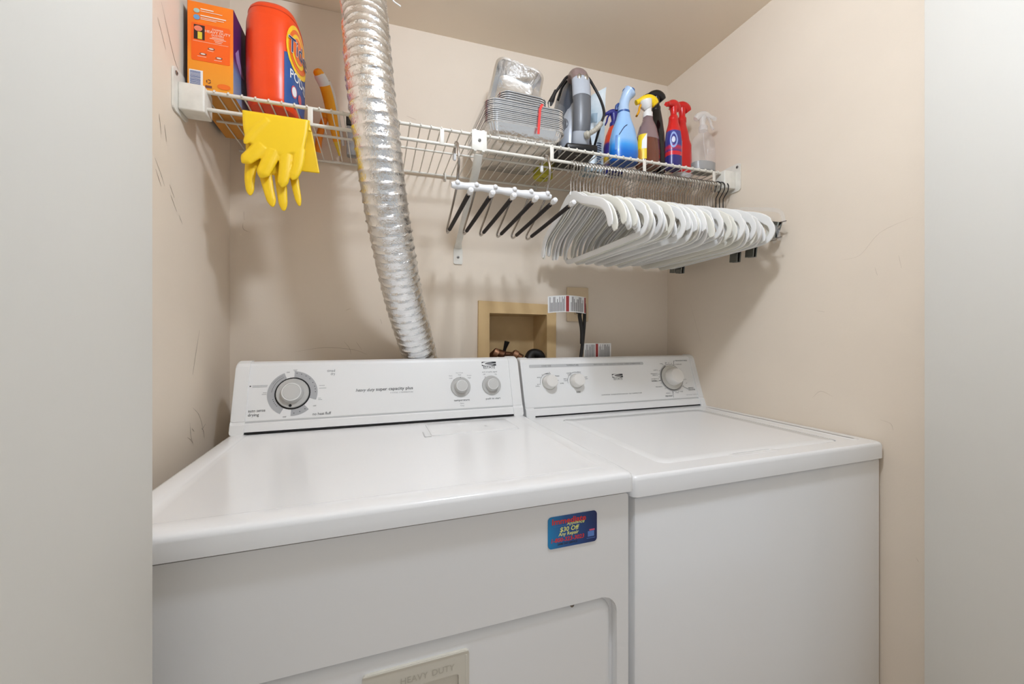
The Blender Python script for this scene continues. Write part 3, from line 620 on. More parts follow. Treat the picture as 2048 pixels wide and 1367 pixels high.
# centre support
b = MB(); z = ZS(.58); b.box((.563, -.3085, z-LIP-.006), (.603, -.3055, z+.009), .0012, 2); cl = part('support_clip', b, TABW, shelf)
for zz in (z+.0095, z-LIP-.0065):
    b = MB()
    for x in (.572, .594): b.box((x-.004, -.308, zz-.002), (x+.004, -.29, zz+.002), .001, 1)
    part('clip_tooth', b, TABW, cl)
screw(cl, Matrix.Translation((.583, -.3085, z-.017)) @ Matrix.Rotation(PI/2, 4, 'X'))
b = MB(); b.sweep([(.583, -.298, z-LIP-.012), (.5835, -.27, z-LIP-.040), (.584, -.02, 1.452), (.5845, -.006, 1.438)], [.0115, .0115, .0100, .0125], 8, (1, 0, 0), [.005, .005, .005, .003]); part('support_arm', b, TABW, shelf)
b = MB(); b.prism([(.575, 1.452), (.570, 1.43), (.570, 1.389), (.573, 1.385), (.597, 1.385), (.6, 1.389), (.6, 1.43), (.594, 1.452)], Pxz(-.0045), Pxz(-.0005)); ft = part('support_foot', b, TABW, shelf)
screw(ft, Matrix.Translation((.585, -.0045, 1.408)) @ Matrix.Rotation(PI/2, 4, 'X'))
for x in (.02, .541, .86, 1.2):
    z = ZS(x); b = MB(); b.sweep(cr([(x, -.001, z-.006), (x, -.014, z-.010), (x, -.017, z), (x, -.010, z+.0075), (x, -.001, z+.008)], 4), .0030, 8, (1, 0, 0), .0018); b.box((x-.005, -.004, z-.014), (x+.005, -.0005, z+.012), .001, 1); part('wall_clip', b, TABW, shelf)

ZD = lambda x: ZS(x)+.0066      # where things stand

# ================================================================== THINGS ON THE SHELF
def sring(S, z, k=1.0): return S(z)
class Bottle:
    """lofted container: rings = (z, rx, ry, ox, oy); e = squareness"""
    def __init__(s, rings, e=2.6): s.R = rings; s.e = e
    def at(s, z):
        R = s.R
        if z <= R[0][0]: return R[0][1:]
        for a, b in zip(R, R[1:]):
            if z <= b[0]:
                t = (z-a[0])/(b[0]-a[0]); return tuple(a[i]+(b[i]-a[i])*t for i in range(1, 5))
        return R[-1][1:]
    def S(s, th, z, off=0):
        rx, ry, ox, oy = s.at(z); c, q = math.cos(th), math.sin(th)
        return Vector((ox+(rx+off)*math.copysign(abs(c)**(2/s.e), c), oy+(ry+off)*math.copysign(abs(q)**(2/s.e), q), z))
    def mesh(s, n=36, z0=None, z1=None, off=0, cap=True):
        zs = [r[0] for r in s.R]; out = []
        a = zs[0] if z0 is None else z0; b = zs[-1] if z1 is None else z1
        zz = sorted(set([a, b]+[z for z in zs if a < z < b]+[a+(b-a)*i/14 for i in range(1, 14)]))
        mb = MB(); mb.loft([[s.S(2*PI*k/n, z, off) for k in range(n)] for z in zz], cap); return mb
    def patch(s, th0, th1, z0, z1, off=.0008, nu=14, nv=8, shape=None):
        mb = MB(); g = []
        for j in range(nv+1):
            for i in range(nu+1):
                a, b = i/nu, j/nv
                if shape: a, b = shape(a, b)
                g.append(s.S(math.radians(th0+(th1-th0)*a), z0+(z1-z0)*b, off))
        return mb.add(g, [(j*(nu+1)+i, j*(nu+1)+i+1, (j+1)*(nu+1)+i+1, (j+1)*(nu+1)+i) for j in range(nv) for i in range(nu)])
    def disc(s, thc, zc, dth, dz, off=.001, n=28, hole=0):
        mb = MB(); rr = [hole+(1-hole)*k/4 for k in range(5)] if hole else [0.001, .33, .66, 1]
        vs = [s.S(math.radians(thc+dth*r*math.cos(2*PI*k/n)), zc+dz*r*math.sin(2*PI*k/n), off) for r in rr for k in range(n)]
        return mb.add(vs, [(i*n+k, i*n+(k+1) % n, (i+1)*n+(k+1) % n, (i+1)*n+k) for i in range(len(rr)-1) for k in range(n)])
    def text(s, body, thc, zc, size, deg_per_m, off=.0014, shear=0, bold=0, rot=0):
        mb = textmesh(body, size, 'CENTER', shear, 3, 1, bold); c_, s_ = math.cos(rot), math.sin(rot)
        mb.v = [tuple(s.S(math.radians(thc+(v[0]*c_-v[1]*s_)*deg_per_m), zc+(v[0]*s_+v[1]*c_), off)) for v in mb.v]
        return mb
lp = lambda n, mb, m, t, lab=None: part(n, mb, m, t, lab, local=True)

# ---- duster refill carton
bx = thing('duster_box', 'orange and purple cardboard duster refill box at the left shelf end', 'box', (-.0085, -.18, ZD(0)))
BW, BD, BH = .0415, .112, .187
OR = gradmat('carton_orange', 0, .187, [(0, (236, 156, 40)), (.35, (246, 150, 30)), (.55, (246, 118, 18)), (1, (248, 128, 16))], .45)
PUR = gradmat('carton_purple', 0, .187, [(0, (150, 170, 200)), (.3, (120, 150, 195)), (.45, (96, 40, 110)), (1, (84, 26, 96))], .45)
ORB = mat('carton_bottom', (214, 148, 62), .6)
mb = MB(); mb.box((-BW, -BD, 0), (BW, BD, BH), .0006, 1); lp('carton', mb, ORB, bx)
mb = MB(); mb.box((-BW, -BD-.0006, .0005), (BW, -BD-.0001, BH)); lp('front_print', mb, OR, bx)
mb = MB(); mb.box((BW+.0001, -BD, .0005), (BW+.0006, BD, BH)); lp('side_print', mb, PUR, bx)
mb = MB(); mb.box((-BW-.0006, -BD, .0005), (-BW-.0001, BD, BH)); lp('side_print', mb, mat('carton_dark', (70, 30, 62), .5), bx)
mb = MB(); mb.add([(-BW, -BD+.004, BH+.0005), (-BW+.03, -BD+.004, BH+.0005), (-BW+.03, BD-.03, BH+.012), (-BW, BD-.03, BH+.012)], [(0, 1, 2, 3)], False); mb.add([(BW-.03, -BD+.004, BH+.0005), (BW, -BD+.004, BH+.0005), (BW, BD-.05, BH+.006), (BW-.03, BD-.05, BH+.006)], [(0, 1, 2, 3)], False); lp('lid_flap', mb, mat('carton_inside', (120, 72, 40), .8), bx)
fp = Plane((-BW, -BD-.0006, 0), (1, 0, 0), (0, 0, 1))
mb = MB(); fp.poly(mb, rrect(.007, .062, .077, .142, .003, 3)); lp('orange_panel', mb, mat('carton_panel', (246, 98, 8), .45), bx)
mb = MB(); fp.rect(mb, .003, .004, .0275, .041); lp('barcode_label', mb, WHITE, bx)
mb = MB(); z = .007; rnd = random.Random(4)
while z < .038:
    hgt = rnd.choice((.0006, .0009, .0014)); fp.rect(mb, .0048, z, .0235, z+hgt, .0009, .0002); z += hgt+rnd.choice((.0007, .001))
lp('barcode', mb, mat('barcode_blue', (74, 96, 150), .5), bx)
mb = MB(); disc(fp, mb, .0165, .168, .0055, .0009, 18, .0048); lp('round_icon', mb, mat('icon_grey_blue', (170, 200, 190), .5), bx)
mb = MB(); disc(fp, mb, .0165, .154, .0058, .0009, 18, .0055); lp('round_icon', mb, mat('icon_blue', (110, 160, 205), .5), bx)
mb = MB(); fp.rect(mb, .0115, .107, .031, .138, .0009, .0002); lp('photo_patch', mb, mat('carton_photo', (52, 28, 26), .5), bx)
mb = MB(); disc(fp, mb, .0195, .130, .0075, .0013, 18, .006); lp('photo_disc', mb, mat('carton_peach', (236, 130, 100), .5), bx)
mb = MB(); fp.rect(mb, .0185, .108, .0265, .123, .0013, .0002); lp('photo_bottle', mb, mat('carton_yellow', (226, 200, 60), .5), bx)
CW = mat('carton_white', (246, 232, 214), .5)
text(fp, 'HEAVY DUTY', .0545, .1275, .0078, CW, bx, h=.0009, local=True); text(fp, 'SWIFFER', .0545, .1335, .0055, CW, bx, h=.0009, local=True); text(fp, 'DUSTERS', .0545, .1215, .0055, CW, bx, h=.0009, local=True)
mb = MB()
for x0, x1, z, t in ((.0235, .047, .172, .0022), (.0235, .063, .168, .0011), (.0235, .07, .158, .0022), (.0235, .066, .154, .0011), (.0235, .052, .151, .0011), (.044, .066, .1165, .001), (.040, .07, .1135, .001), (.048, .064, .110, .001), (.05, .062, .1065, .001), (.010, .074, .103, .0005), (.036, .047, .086, .0007), (.018, .034, .071, .0008), (.048, .062, .068, .0008)): fp.rect(mb, x0, z, x1, z+t, .0009, .0002)
lp('fine_print', mb, CW, bx)
INKO = mat('carton_line', (110, 60, 50), .5); CW2 = mat('carton_pale_drawing', (240, 214, 200), .5)
for x, z in ((.043, .091), (.028, .077), (.057, .074)):
    mb = MB(); disc(fp, mb, x, z, .0065, .0009, 14, .0026); b_ = lp('drawing', mb, INKO, bx)
    mb = MB(); disc(fp, mb, x, z, .0045, .0012, 14, .0018); lp('drawing_fill', mb, CW2, b_)
mb = MB(); disc(fp, mb, .066, .0135, .0125, .0009, 20, .006); lp('orange_oval', mb, mat('carton_oval', (240, 112, 24), .5), bx)
mb = MB(); arc(fp, mb, .038, .0205, .0028, .0045, 20, 110, 6, .0009); arc(fp, mb, .038, .0205, .0028, .0045, 140, 230, 6, .0009); arc(fp, mb, .038, .0205, .0028, .0045, 260, 350, 6, .0009); fp.rect(mb, .032, .0065, .044, .0115, .0009, .0002); lp('fine_print', mb, INKO, bx)
spl = Plane((BW+.0006, -BD, 0), (0, 1, 0), (0, 0, 1))
mb = MB(); spl.poly(mb, [(.012, .10), (.03, .12), (.04, .10), (.07, .075), (.05, .07), (.02, .085)], .0006, .0005); lp('side_picture', mb, mat('carton_lilac', (176, 150, 206), .5), bx)

# ---- orange detergent pod tub
tub = thing('detergent_tub', 'large orange laundry detergent tub with blue label, left on the shelf', 'tub', (.0985, -.203, ZD(.1)), -.04)
TB = Bottle([(0, .050, .072, 0, 0), (.006, .054, .078, 0, 0), (.06, .0565, .084, 0, 0), (.14, .057, .086, 0, 0), (.20, .0555, .083, 0, 0), (.228, .052, .074, 0, 0), (.243, .046, .060, 0, 0), (.252, .036, .042, 0, 0), (.256, .018, .020, 0, 0)], 2.7)
ORP = mat('tub_orange', (240, 72, 16), .32)
lp('tub', TB.mesh(44), ORP, tub)
mb = MB(); mb.loft([[TB.S(2*PI*k/44, z, o) for k in range(44)] for z, o in ((.2185, .0001), (.2195, .0009), (.221, .0009), (.222, .0001))], False); lp('lid_seam', mb, mat('tub_seam', (206, 54, 10), .4), tub)
lp('grip_recess_shade', TB.patch(-186, -150, .105, .205, .0006, 10, 10), mat('tub_recess_shade', (150, 36, 10), .5), tub)  # shade of the handle hollow painted as a dark patch, surface not recessed
LB = mat('tub_label_blue', (44, 86, 150), .4); LY = mat('tub_yellow', (250, 200, 40), .4); LO = mat('tub_label_orange', (240, 110, 40), .4); NAVY = mat('tub_navy', (30, 42, 92), .4); LW = mat('tub_white', (240, 240, 240), .4)
c0 = -26
lp('label', TB.patch(c0-34, c0+38, .012, .150, .0010, 18, 10, lambda a, b: (a, b*(1-.18*(1-a)))), LB, tub)
lp('logo_ring', TB.disc(c0+4, .150, 34, .058, .0018), LY, tub); lp('logo_ring', TB.disc(c0+4, .150, 28, .048, .0024), LO, tub)
lp('logo_ring', TB.disc(c0+4, .150, 22, .038, .0030), LY, tub); lp('logo_ring', TB.disc(c0+4, .150, 17, .029, .0036), LO, tub)
lp('lettering', TB.text('Tide', c0+3, .150, .052, 640, .0044, .1, .0014, .05), LW, tub); lp('lettering', TB.text('Tide', c0+3, .150, .052, 640, .0049, .1, 0, .05), NAVY, tub)
lp('lettering', TB.text('PODS', c0+6, .083, .030, 720, .0018, 0, .0003), LW, tub)
lp('round_badge', TB.disc(c0-8, .047, 9, .014, .0018), mat('badge_pink', (206, 84, 96), .4), tub); lp('round_badge', TB.disc(c0-8, .047, 7, .011, .0022), LW, tub); lp('round_badge', TB.disc(c0+12, .043, 7, .011, .0022), mat('badge_pink', (206, 84, 96), .4), tub)

# ---- yellow duster handle
dh = thing('dusting_wand', 'yellow and white folding duster handle leaning on the back of the shelf', 'duster', (.218, -.035, ZD(.2)))
YO = mat('handle_yellow', (250, 172, 32), .35); YP = mat('handle_pale_yellow', (240, 205, 60), .35)
pa = cr([(.226, -.028, 1.683), (.219, -.048, 1.715), (.212, -.075, 1.755), (.205, -.105, 1.795), (.196, -.130, 1.825), (.184, -.148, 1.842)], 6)
mb = MB(); mb.sweep(pa[6:25], [.0105+.0045*min(1, i/8) for i in range(19)], 12, (1, -.3, 0), [.008+.002*min(1, i/8) for i in range(19)]); part('grip', mb, YO, dh)
mb = MB(); mb.sweep(pa[:8], [.004+.0065*i/7 for i in range(8)], 10, (1, -.3, 0), [.003+.003*i/7 for i in range(8)]); part('fork_tip', mb, YP, dh)
mb = MB(); mb.sweep(pa[24:], [.0152, .0158, .016, .016, .016, .0155, .014][:len(pa[24:])], 12, (1, -.3, 0), .010); part('collar', mb, TIPW, dh)
mb = MB(); mb.sweep([pa[-1]+Vector((.002, .001, -.001)), pa[-1]+Vector((-.003, -.005, .0045)), pa[-1]+Vector((-.005, -.008, .006))], [.0140, .0125, .008], 12, (1, -.3, 0), [.009, .008, .005]); part('end_cap', mb, YO, dh)
mb = MB(); mb.sweep([p+Vector((.016, .006, .001)) for p in pa[5:28]], .0035, 8, (1, -.3, 0), .009); part('pack_edge', mb, mat('clear_pack', (236, 234, 230), .2, alpha=.55), dh)
mb = MB(); mb.box((.199, -.1175, 1.803), (.207, -.1135, 1.812), .001, 1); part('window', mb, mat('pale_window', (250, 226, 150), .3), dh)
dk = thing('dusting_wand', 'small orange duster handle knob behind the yellow handle', 'duster', (.178, -.05, ZD(.18)))
mb = MB(); mb.sweep(cr([(.166, -.030, 1.684), (.172, -.045, 1.72), (.183, -.06, 1.752), (.190, -.068, 1.768)], 5), [.009]*16, 10); part('stem', mb, mat('knob_orange', (240, 138, 24), .4), dk)
mb = MB(); mb.sphere((.192, -.068, 1.776), .0125, 12); part('knob', mb, YO, dk)
# ---- grey pack behind the duct
gp = thing('battery_pack', 'grey blister pack with black cap half hidden behind the foil duct', 'pack', (.268, -.05, ZD(.27)))
mb = MB(); mb.box((.246, -.062, ZD(.27)), (.292, -.036, 1.762), .004, 2); part('shell', mb, mat('pack_grey', (150, 148, 145), .4, var=30, vscale=60), gp)
mb = MB(); mb.box((.245, -.064, 1.762), (.285, -.034, 1.790), .003, 2); part('cap', mb, BLACKP, gp)

# ---- foil pans
def pan_mesh(hx, hy, depth, taper, rim, rr, crimp):
    """rectangular foil pan: outside wall, rolled rim, inside; base at z 0"""
    n = 12
    def ring(x, y, r, z, wob=0):
        P = rrect(-x, -y, x, y, r, n); out = []
        for k, p in enumerate(P):
            corner = (k % (n+1)) not in (0, n)
            q = 1+ (wob*(1 if k % 2 else -1)) if corner else 1
            out.append((p[0]*q, p[1]*q, z))
        return out
    w_ = .0006
    R = [ring(.01, .01, .004, 0), ring(hx-taper-.006, hy-taper-.006, rr-.012, 0), ring(hx-taper, hy-taper, rr-.006, .004, crimp), ring(hx-taper*.45, hy-taper*.45, rr-.003, depth*.55, crimp*1.5), ring(hx-.001, hy-.001, rr, depth-.002, crimp),
         ring(hx+rim*.6, hy+rim*.6, rr+.002, depth-.0012), ring(hx+rim, hy+rim, rr+.003, depth-.0022), ring(hx+rim+.0006, hy+rim+.0006, rr+.003, depth), ring(hx+rim, hy+rim, rr+.003, depth+.0012), ring(hx+rim*.5, hy+rim*.5, rr+.002, depth+.0006), ring(hx-w_, hy-w_, rr, depth-.0003),
         ring(hx-taper*.45-w_, hy-taper*.45-w_, rr-.003, depth*.55, crimp*1.5), ring(hx-taper-w_, hy-taper-w_, rr-.006, .005, crimp), ring(hx-taper-.008, hy-taper-.008, rr-.012, .0012), ring(.01, .01, .004, .001)]
    mb = MB(); mb.loft(R, True); return mb
PX, PY = .718, -.180
ORD = 'first second third fourth fifth sixth seventh eighth ninth tenth eleventh'.split()
pme = mesh_of(pan_mesh(.110, .127, .036, .016, .006, .030, .006), 'foil_pan', PAN)
zb = ZD(PX)+.0005
for i in range(12):
    o = link(bpy.data.objects.new('foil_pan', pme)); o.location = (PX+random.uniform(-.0008, .0008), PY+random.uniform(-.0008, .0008), zb+i*.0050)
    tag(o, 'lowest large rectangular foil pan of the stack, its crinkled wall in view' if i == 0 else ('topmost large rectangular foil pan under the small loaf pans' if i == 11 else '%s large rectangular foil pan from the bottom of the wrapped stack' % ORD[i]), 'foil pan', 'large foil pans stacked on the shelf')
ztop = zb+11*.005+.036
lme = mesh_of(pan_mesh(.066, .100, .046, .014, .005, .026, .006), 'foil_loaf_pan', PAN)
for i in range(5):
    o = link(bpy.data.objects.new('foil_loaf_pan', lme)); o.location = (PX-.006, PY-.010, zb+11*.005+.002+i*.0062); o.rotation_euler = (0, 0, .03)
    tag(o, '%s small foil loaf pan from the bottom of the nest on the large pans' % ORD[i], 'foil pan', 'small loaf pans nested on the large pans')
lz = zb+11*.005+.002+4*.0062+.046
for i in range(3):
    o = link(bpy.data.objects.new('foil_loaf_pan', lme)); M = Matrix.Rotation(math.radians(72), 4, 'X'); 
    o.rotation_euler = (Matrix.Rotation(math.radians(-6), 3, 'Z') @ Matrix.Rotation(math.radians(13), 3, 'Y') @ Matrix.Rotation(math.radians(80), 3, 'X')).to_euler(); o.location = (PX+.012, -.120-i*.0055, lz+.064+i*.0012); o.scale = (1.08, 1.05, 1)
    tag(o, 'foil loaf pan propped upright on its end, open side facing out, frontmost' if i == 2 else ('rearmost of the foil loaf pans propped upright on the stack' if i == 0 else 'middle one of the three foil loaf pans propped upright'), 'foil pan', 'loaf pans propped upright on the stack')
# clear bag around the big pans with its red tape
bag = thing('plastic_bag', 'clear plastic sleeve with a red tape strip around the large foil pans', 'bag', (PX, PY, zb-.0002))
mb = MB(); rg = []
for j in range(9):
    z = zb+.004+j*(ztop+.012-zb)/8; rg.append([])
    for x, y in rrect(-.119, -.136, .119, .136, .034, 6):
        nz_ = noise.noise(Vector((x*22, y*22, z*30)))*.0015
        rg[-1].append((PX+x*(1+nz_*3), PY+y*(1+nz_*3), z+noise.noise(Vector((x*30, y*30, 5)))*.003*(j == 8)))
mb.loft(rg, False); part('film', mb, FILM, bag)
mb = MB(); yb = PY-.1385
mb.add([(PX+.022, yb, zb+.012), (PX+.029, yb, zb+.012), (PX+.034, yb, ztop-.012), (PX+.041, yb, ztop+.004), (PX+.033, yb, ztop+.004), (PX+.027, yb, ztop-.012)], [(0, 1, 2, 5), (5, 2, 3, 4)], False); part('red_tape', mb, mat('red_tape', (206, 44, 36), .5), bag, 'red tape strip')

# ---- steam iron standing on its heel
ir = thing('steam_iron', 'grey and black steam iron standing on its heel with cord wrapped round', 'iron', (.900, -.222, ZD(.9)), math.radians(-8))
IG = mat('iron_light_grey', (166, 170, 177), .3); ID = mat('iron_dark_grey', (92, 94, 98), .38); IB = mat('iron_blue_grey', (66, 74, 86), .25); IBR = mat('iron_brown_cap', (128, 108, 104), .3); STEEL = mat('iron_steel', (190, 188, 182), .25, metal=1); BEI = mat('cord_sleeve_beige', (170, 164, 150), .5)
def tear(k, y, zs=1, z0=.012):
    half = [(.046, 0), (.053, .05), (.053, .10), (.047, .16), (.034, .215), (.018, .262), (.006, .288), (0, .293)]
    P = [(a*k, y, z0+b*zs) for a, b in half]+[(-a*k, y, z0+b*zs) for a, b in reversed(half[:-1])]
    return P
mb = MB(); mb.loft([tear(.97, .082), tear(1, .079), tear(1, .075), tear(.98, .073)], smooth=False); lp('soleplate', mb, STEEL, ir)
mb = MB(); mb.loft([tear(.98, .0735), tear(.97, .055, .97), tear(.86, .025, .92), tear(.70, 0, .84), tear(.52, -.018, .72), tear(.4, -.024, .6)]); lp('body', mb, IB, ir)
mb = MB(); mb.loft([tear(.80, .03, .60, .012), tear(.90, .012, .62, .010), tear(.86, -.012, .60, .010), tear(.70, -.030, .56, .010), tear(.5, -.036, .5, .012)]); lp('side_shell', mb, IG, ir)
mb = MB(); mb.box((-.048, -.074, 0), (.048, .078, .020), .006, 3); hl = lp('heel', mb, BLACKP, ir)
hp = cr([(0, .010, .238), (0, -.012, .245), (0, -.036, .240), (0, -.056, .215), (0, -.066, .17), (0, -.070, .12), (0, -.068, .07), (0, -.056, .03), (0, -.03, .016)], 6)
def seg(a, b, ra, rb): 
    m_ = MB(); k = b-a; m_.sweep(hp[a:b], [ra*(.9+.1*math.sin(PI*(a+i)/len(hp))) for i in range(k)], 16, (1, 0, 0), rb); return m_
lp('handle_cap', seg(4, 20, .0265, .0185), IBR, ir); lp('handle_top', seg(19, 27, .0272, .019), IG, ir); lp('grip', seg(26, 39, .0265, .018), ID, ir); lp('handle_foot', seg(38, 49, .028, .019), IG, ir)
for sx in (-.009, .010):
    mb = MB(); mb.sphere((sx, -.0745, .208), .0085, 12, (.8, .5, 1.3)); lp('button', mb, STEEL, ir)
mb = MB(); mb.lathe([(.023, 0), (.023, .004), (.020, .007), (.008, .0078)], Matrix.Translation((-.038, -.012, .095)) @ Matrix.Rotation(math.radians(-90), 4, 'Y') @ Matrix.Rotation(math.radians(28), 4, 'X'), 24); lp('dial', mb, ID, ir)
sl = cr([(.008, -.078, .040), (.020, -.092, .044), (.036, -.095, .056), (.050, -.090, .074)], 8)
mb = MB(); mb.sweep(sl, [(.0105 if i < 5 else (.0075 if i % 2 else .0062)) for i in range(len(sl))], 12); lp('cord_sleeve', mb, BEI, ir)
mb = MB(); mb.sweep(cr([(.050, -.090, .074), (.064, -.078, .11), (.064, -.055, .16), (.046, -.045, .205), (.030, -.030, .242), (.004, -.008, .262), (-.026, -.012, .246), (-.048, -.028, .213), (-.068, -.036, .182)], 6), .0040, 10); lp('cord', mb, RUBBER, ir)
mb = MB(); mb.sweep(cr([(.052, -.085, .078), (.05, -.06, .05), (.052, -.02, .03), (.058, .02, .09), (.050, .02, .15), (.036, 0, .215), (0, .006, .258), (-.03, .012, .235), (-.046, .015, .19)], 6), .0036, 10); lp('cord', mb, RUBBER, ir)
mb = MB(); mb.sweep([(-.068, -.036, .186), (-.075, -.036, .17), (-.081, -.036, .155), (-.086, -.036, .146)], [.005, .007, .0105, .011], 10, (0, 1, 0), [.005, .006, .008, .008]); pg = lp('plug', mb, RUBBER, ir)
mb = MB(); mb.box((-.0905, -.043, .132), (-.0885, -.0385, .148)); mb.box((-.0905, -.0335, .132), (-.0885, -.029, .148)); lp('prongs', mb, STEEL, pg)

# ---- yellow-green tub under the iron
yt = thing('polish_tin', 'small yellow-green tin with black mark beside the iron base', 'tin', (.862, -.070, ZD(.86)))
mb = MB(); mb.lathe([(.030, 0), (.033, .002), (.033, .040), (.031, .043), (.01, .044)], None, 28); lp('tin', mb, mat('tin_yellow', (206, 196, 60), .45), yt)
mb = MB()
for a0, a1, cx in ((200, 350, -.008), (200, 340, .006)): arc(Plane((0, 0, -.0006), (-1, 0, 0), (0, 1, 0)), mb, cx, 0, .005, .008, a0, a1, 8, 0)
lp('lettering', mb, INK, yt)

# ---- white pouch
po = thing('laundry_pouch', 'crumpled white and pale blue plastic pouch standing right of the iron', 'pouch', (1.000, -.150, ZD(1.0)), math.radians(-32))
PW = mat('pouch_white', (224, 230, 232), .25, var=40, vscale=18, col2=(176, 198, 208), bump=.5, bscale=40, bdist=.004)
def pouch(t, a, side, off=0):
    hw = (.040-.004*t-.018*max(0, t-.55)); th = .026*(1-t)**.6+.0012
    x = a*hw+.022*t*t; bulge = th*(1-abs(a)**2.2)
    return Vector((x+noise.noise(Vector((a*3, t*5, 2)))*.002, side*(bulge+off)-.012*t+noise.noise(Vector((a*4, t*7, side)))*.004*(1-abs(a)), t*.262+(.012*a if t > .9 else 0)))
mb = MB(); nu, nv = 14, 22
for side in (-1, 1):
    vs = [pouch(j/nv, -1+2*i/nu, side) for j in range(nv+1) for i in range(nu+1)]
    mb.add(vs, [(j*(nu+1)+i, j*(nu+1)+i+1, (j+1)*(nu+1)+i+1, (j+1)*(nu+1)+i) for j in range(nv) for i in range(nu)])
lp('film', mb, PW, po)
def ppatch(a0, a1, t0, t1):
    m_ = MB(); vs = [pouch(t0+(t1-t0)*j/6, a0+(a1-a0)*i/6, -1, .0012) for j in range(7) for i in range(7)]
    return m_.add(vs, [(j*7+i, j*7+i+1, (j+1)*7+i+1, (j+1)*7+i) for j in range(6) for i in range(6)])
lp('print_patch', ppatch(-.6, -.1, .34, .50), mat('pouch_blue', (60, 120, 176), .4), po); lp('print_patch', ppatch(-.3, .35, .60, .72), mat('pouch_grey_blue', (150, 172, 186), .4), po)
mb = MB()
for k in range(11):
    q = ppatch(.45, .82, .06+k*.028, .075+k*.028); mb.add(q.v, q.f)
lp('barcode', mb, mat('pouch_ink', (70, 86, 116), .5), po)

# ---- spray bottles
def trigger(t, z, ang, s, mbody, mhood, mtrig, lever=True, nozzle=True, bulb=1.0):
    """spray head pointing along ang in the bottle's frame; z is the neck top"""
    d = Vector((math.cos(ang), math.sin(ang), 0)); up = Vector((0, 0, 1)); sd = up.cross(d)
    A = lambda x, h: Vector((0, 0, z))+d*(x*s)+up*(h*s)
    b = MB(); b.lathe([(.0145*s, z-.002*s), (.0150*s, z+.002*s), (.0150*s, z+.012*s), (.0125*s, z+.016*s)], None, 22); cl_ = lp('collar', b, mbody, t)
    b = MB(); b.sweep([A(-.001, .014), A(-.002, .026), A(-.002, .038), A(0, .05)], [.0105*s, .0100*s, .0120*s, .013*s], 14, tuple(sd)); lp('neck', b, mbody, t)
    b = MB(); b.sweep(cr([A(-.026, .040), A(-.018, .049), A(-.002, .055), A(.014, .0535), A(.030, .047), A(.038, .043)], 5), [.006*s*bulb+.0085*s*math.sin(PI*min(1, (i+3)/22)) for i in range(26)], 14, tuple(sd), [.006*s*bulb+.0075*s*math.sin(PI*min(1, (i+3)/22)) for i in range(26)]); lp('hood', b, mhood, t)
    if nozzle:
        b = MB(); b.sweep([A(.034, .044), A(.044, .041), A(.047, .0402)], [.0075*s, .0078*s, .0068*s], 4, tuple(sd)); lp('nozzle', b, mhood, t)
    if lever:
        b = MB(); b.sweep(cr([A(.018, .044), A(.026, .030), A(.029, .016), A(.036, .002)], 5), .0065*s, 10, tuple(sd), .0032*s); lp('trigger', b, mtrig, t)
# pale blue air freshener
fb = thing('spray_bottle', 'pale blue air freshener spray bottle with deep blue base', 'spray bottle', (1.056, -.252, ZD(1.06)))
FBB = gradmat('freshener_blue', 0, .16, [(0, (18, 86, 170)), (.18, (20, 110, 200)), (.30, (60, 150, 224)), (.42, (140, 186, 232)), (1, (160, 196, 236))], .28)
FBT = mat('freshener_head', (176, 200, 228), .3)
B = Bottle([(0, .041, .027, 0, 0), (.005, .0455, .030, 0, 0), (.03, .0475, .031, 0, 0), (.07, .045, .030, 0, 0), (.105, .036, .026, 0, 0), (.135, .0235, .020, 0, 0), (.156, .0180, .0170, 0, 0)], 2.3)
lp('bottle', B.mesh(), FBB, fb)
mb = MB(); mb.lathe([(.0185, .155), (.0190, .159), (.0190, .1605)], None, 26); lp('ring', mb, LB, fb)
hp2 = cr([(0, 0, .159), (0, 0, .178), (.003, -.002, .196), (.010, -.005, .213), (.018, -.009, .224)], 6)
mb = MB(); mb.sweep(hp2, [.0180-.0025*math.sin(PI*i/24)+.004*max(0, (i-14)/10)*(1 if i < 22 else .6) for i in range(len(hp2))], 20); lp('head', mb, FBT, fb)
mb = MB(); mb.sphere((.015, -.005, .2265), .0175, 16, (1.15, 1, .42)); lp('cap', mb, mat('freshener_cap', (44, 104, 180), .3), fb)
mb = MB(); mb.sweep(cr([(-.014, .004, .185), (-.021, .006, .178), (-.021, .006, .166)], 4), .005, 8); lp('trigger', mb, mat('freshener_trigger', (40, 70, 130), .35), fb)
mb = MB(); g = cr([(-132, .075, 0), (-112, .098, 0), (-96, .108, 0)], 8); gg = [B.S(math.radians(p.x), p.y, .001) for p in g]; mb.sweep(gg, .0011, 6); lp('print_swirl', mb, mat('freshener_navy', (24, 40, 90), .4), fb)
lp('lettering', B.text('freshener', -128, .052, .013, 900, .0012, 0, 0, 1.2) if False else B.patch(-150, -138, .03, .075, .0008), mat('freshener_print', (96, 140, 200), .4), fb)
# multicolour bottle behind
mc = thing('spray_bottle', 'red, purple and yellow spray bottle half hidden behind the pale blue one', 'spray bottle', (1.076, -.165, ZD(1.07)))
MCM = gradmat('multi_label', 0, .16, [(0, (40, 40, 120)), (.15, (40, 44, 130)), (.32, (232, 190, 40)), (.42, (52, 44, 130)), (.6, (60, 40, 120)), (.66, (222, 70, 36)), (1, (230, 78, 40))], .35)
B = Bottle([(0, .031, .021, 0, 0), (.005, .034, .023, 0, 0), (.09, .034, .023, 0, 0), (.13, .026, .019, 0, 0), (.16, .0135, .0135, 0, 0)], 2.4)
lp('bottle', B.mesh(), MCM, mc); PUP = mat('purple_plastic', (52, 52, 132), .35); trigger(mc, .162, math.radians(175), .85, PUP, PUP, PUP)
